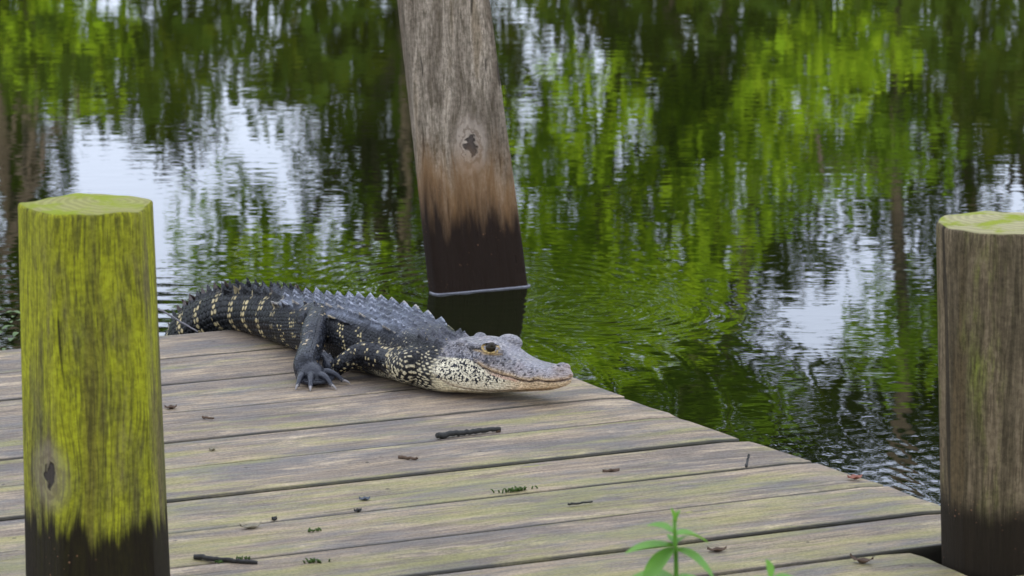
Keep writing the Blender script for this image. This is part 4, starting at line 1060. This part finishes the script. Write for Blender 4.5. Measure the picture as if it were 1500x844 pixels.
# green sprouts growing on the near bank
LEAFG = None
def mat_sprout():
    t = NT('sprout_leaf'); P = t.coord('Object'); g = t.noise(P, 25, 2)
    c = t.mix(g, (.12, .32, .03), (.22, .44, .05))
    d = t.n.new('ShaderNodeBsdfPrincipled'); t.put(d.inputs['Base Color'], c); d.inputs['Roughness'].default_value = .5
    tr = t.n.new('ShaderNodeBsdfTranslucent'); t.put(tr.inputs['Color'], t.mix(.3, c, (.3, .5, .03))); mx = t.n.new('ShaderNodeMixShader'); mx.inputs[0].default_value = .4
    t.l.new(d.outputs[0], mx.inputs[1]); t.l.new(tr.outputs[0], mx.inputs[2]); t.l.new(mx.outputs[0], t.out.inputs['Surface']); return t.m
SPROUT = mat_sprout()
def blade(p, d, L, Wd, droop):
    d = np.asarray(d, float); d /= np.linalg.norm(d); side = np.cross(d, [0, 0, 1]); side /= np.linalg.norm(side) + 1e-9
    up = np.cross(side, d); V = []
    for i in range(9):
        s = i / 8; w = Wd * (math.sin(math.pi * min(1, s * .92 + .06)) ** .75) / 2
        c = p + d * L * s - np.array([0, 0, droop * L * s * s])
        for a in (-1, 0, 1): V.append(c + side * a * w + up * abs(a) * w * .35)
    return V, grid_faces(9, 3, False)
def sprout(x, y, top_y, Y, leaves, label, lean=0.0):
    root = at_depth(x, y, Y); tip = at_depth(x + lean, top_y, Y); ground = root.copy(); ground[2] = near_z(root[0], Y)
    o = empty('sprout', ground); tag(o, label, 'plant', 'sprouts on the near bank')
    st = np.array([ground, (ground + root) / 2 + [.004, 0, 0], root, (root + tip) / 2 + [.002, 0, 0], tip]) - ground
    s = np.linspace(0, 4, 17); st = np.stack([np.interp(s, range(5), st[:, k]) for k in range(3)], 1)
    link('stem', mesh('stem', *tube(st, np.linspace(.0042, .0022, 17), 8)), SPROUT, o)
    for (ly, ddx, ddy, ddz, L, Wd, dr) in leaves:
        Wd *= 2.0; L *= .95
        f = (y - ly) / (y - top_y); p = root + (tip - root) * f - ground
        V, F = blade(p, (ddx, ddy, ddz), L, Wd, dr); link('leaf', mesh('leaf', V, F), SPROUT, o)
    return o
SY = 3.9
sprout(988, 900, 762, SY, [(766, -.25, -.1, 1, .020, .007, 0), (768, .35, .1, .9, .02, .007, .1), (783, -.9, .3, .55, .040, .011, .3), (785, .9, .35, .15, .045, .012, .45),
                           (800, -1, -.2, .05, .060, .014, .15), (803, -.75, -.5, -.55, .055, .015, .35), (806, .8, -.2, -.15, .050, .014, .5), (796, .2, .8, .25, .04, .012, .4),
                           (850, .9, .3, .0, .06, .016, .4), (850, -.8, .2, .2, .06, .016, .3)], 'narrow-leaved green sprout rising in front of the dock boards')
sprout(1128, 905, 848, SY - .05, [(850, -.2, .1, 1, .028, .010, .1), (856, .9, .1, .5, .04, .012, .4), (858, -.9, .2, .35, .04, .012, .4)], 'short green sprout tip just showing before the dock beside the taller sprout')
# floating weed in the water beyond the far edge of the deck
r = np.random.default_rng(8); c0 = at(6, 493, WATER_Z); parts = []
for _ in range(90):
    p = np.array([r.normal() * .12, r.normal() * .16, .004]); a = r.uniform(0, 6.28); L = r.uniform(.018, .04)
    parts.append(blade(p, (math.cos(a), math.sin(a), r.uniform(.05, .5)), L, L * .5, .3))
o = link('floating_weed', mesh('weed', *merge(parts)), simple('weed_leaf', (.03, .06, .015), (.12, .18, .04), .5, 30)); o.location = c0
tag(o, 'patch of floating green weed on the water behind the mossy post', 'weed', kind='stuff')
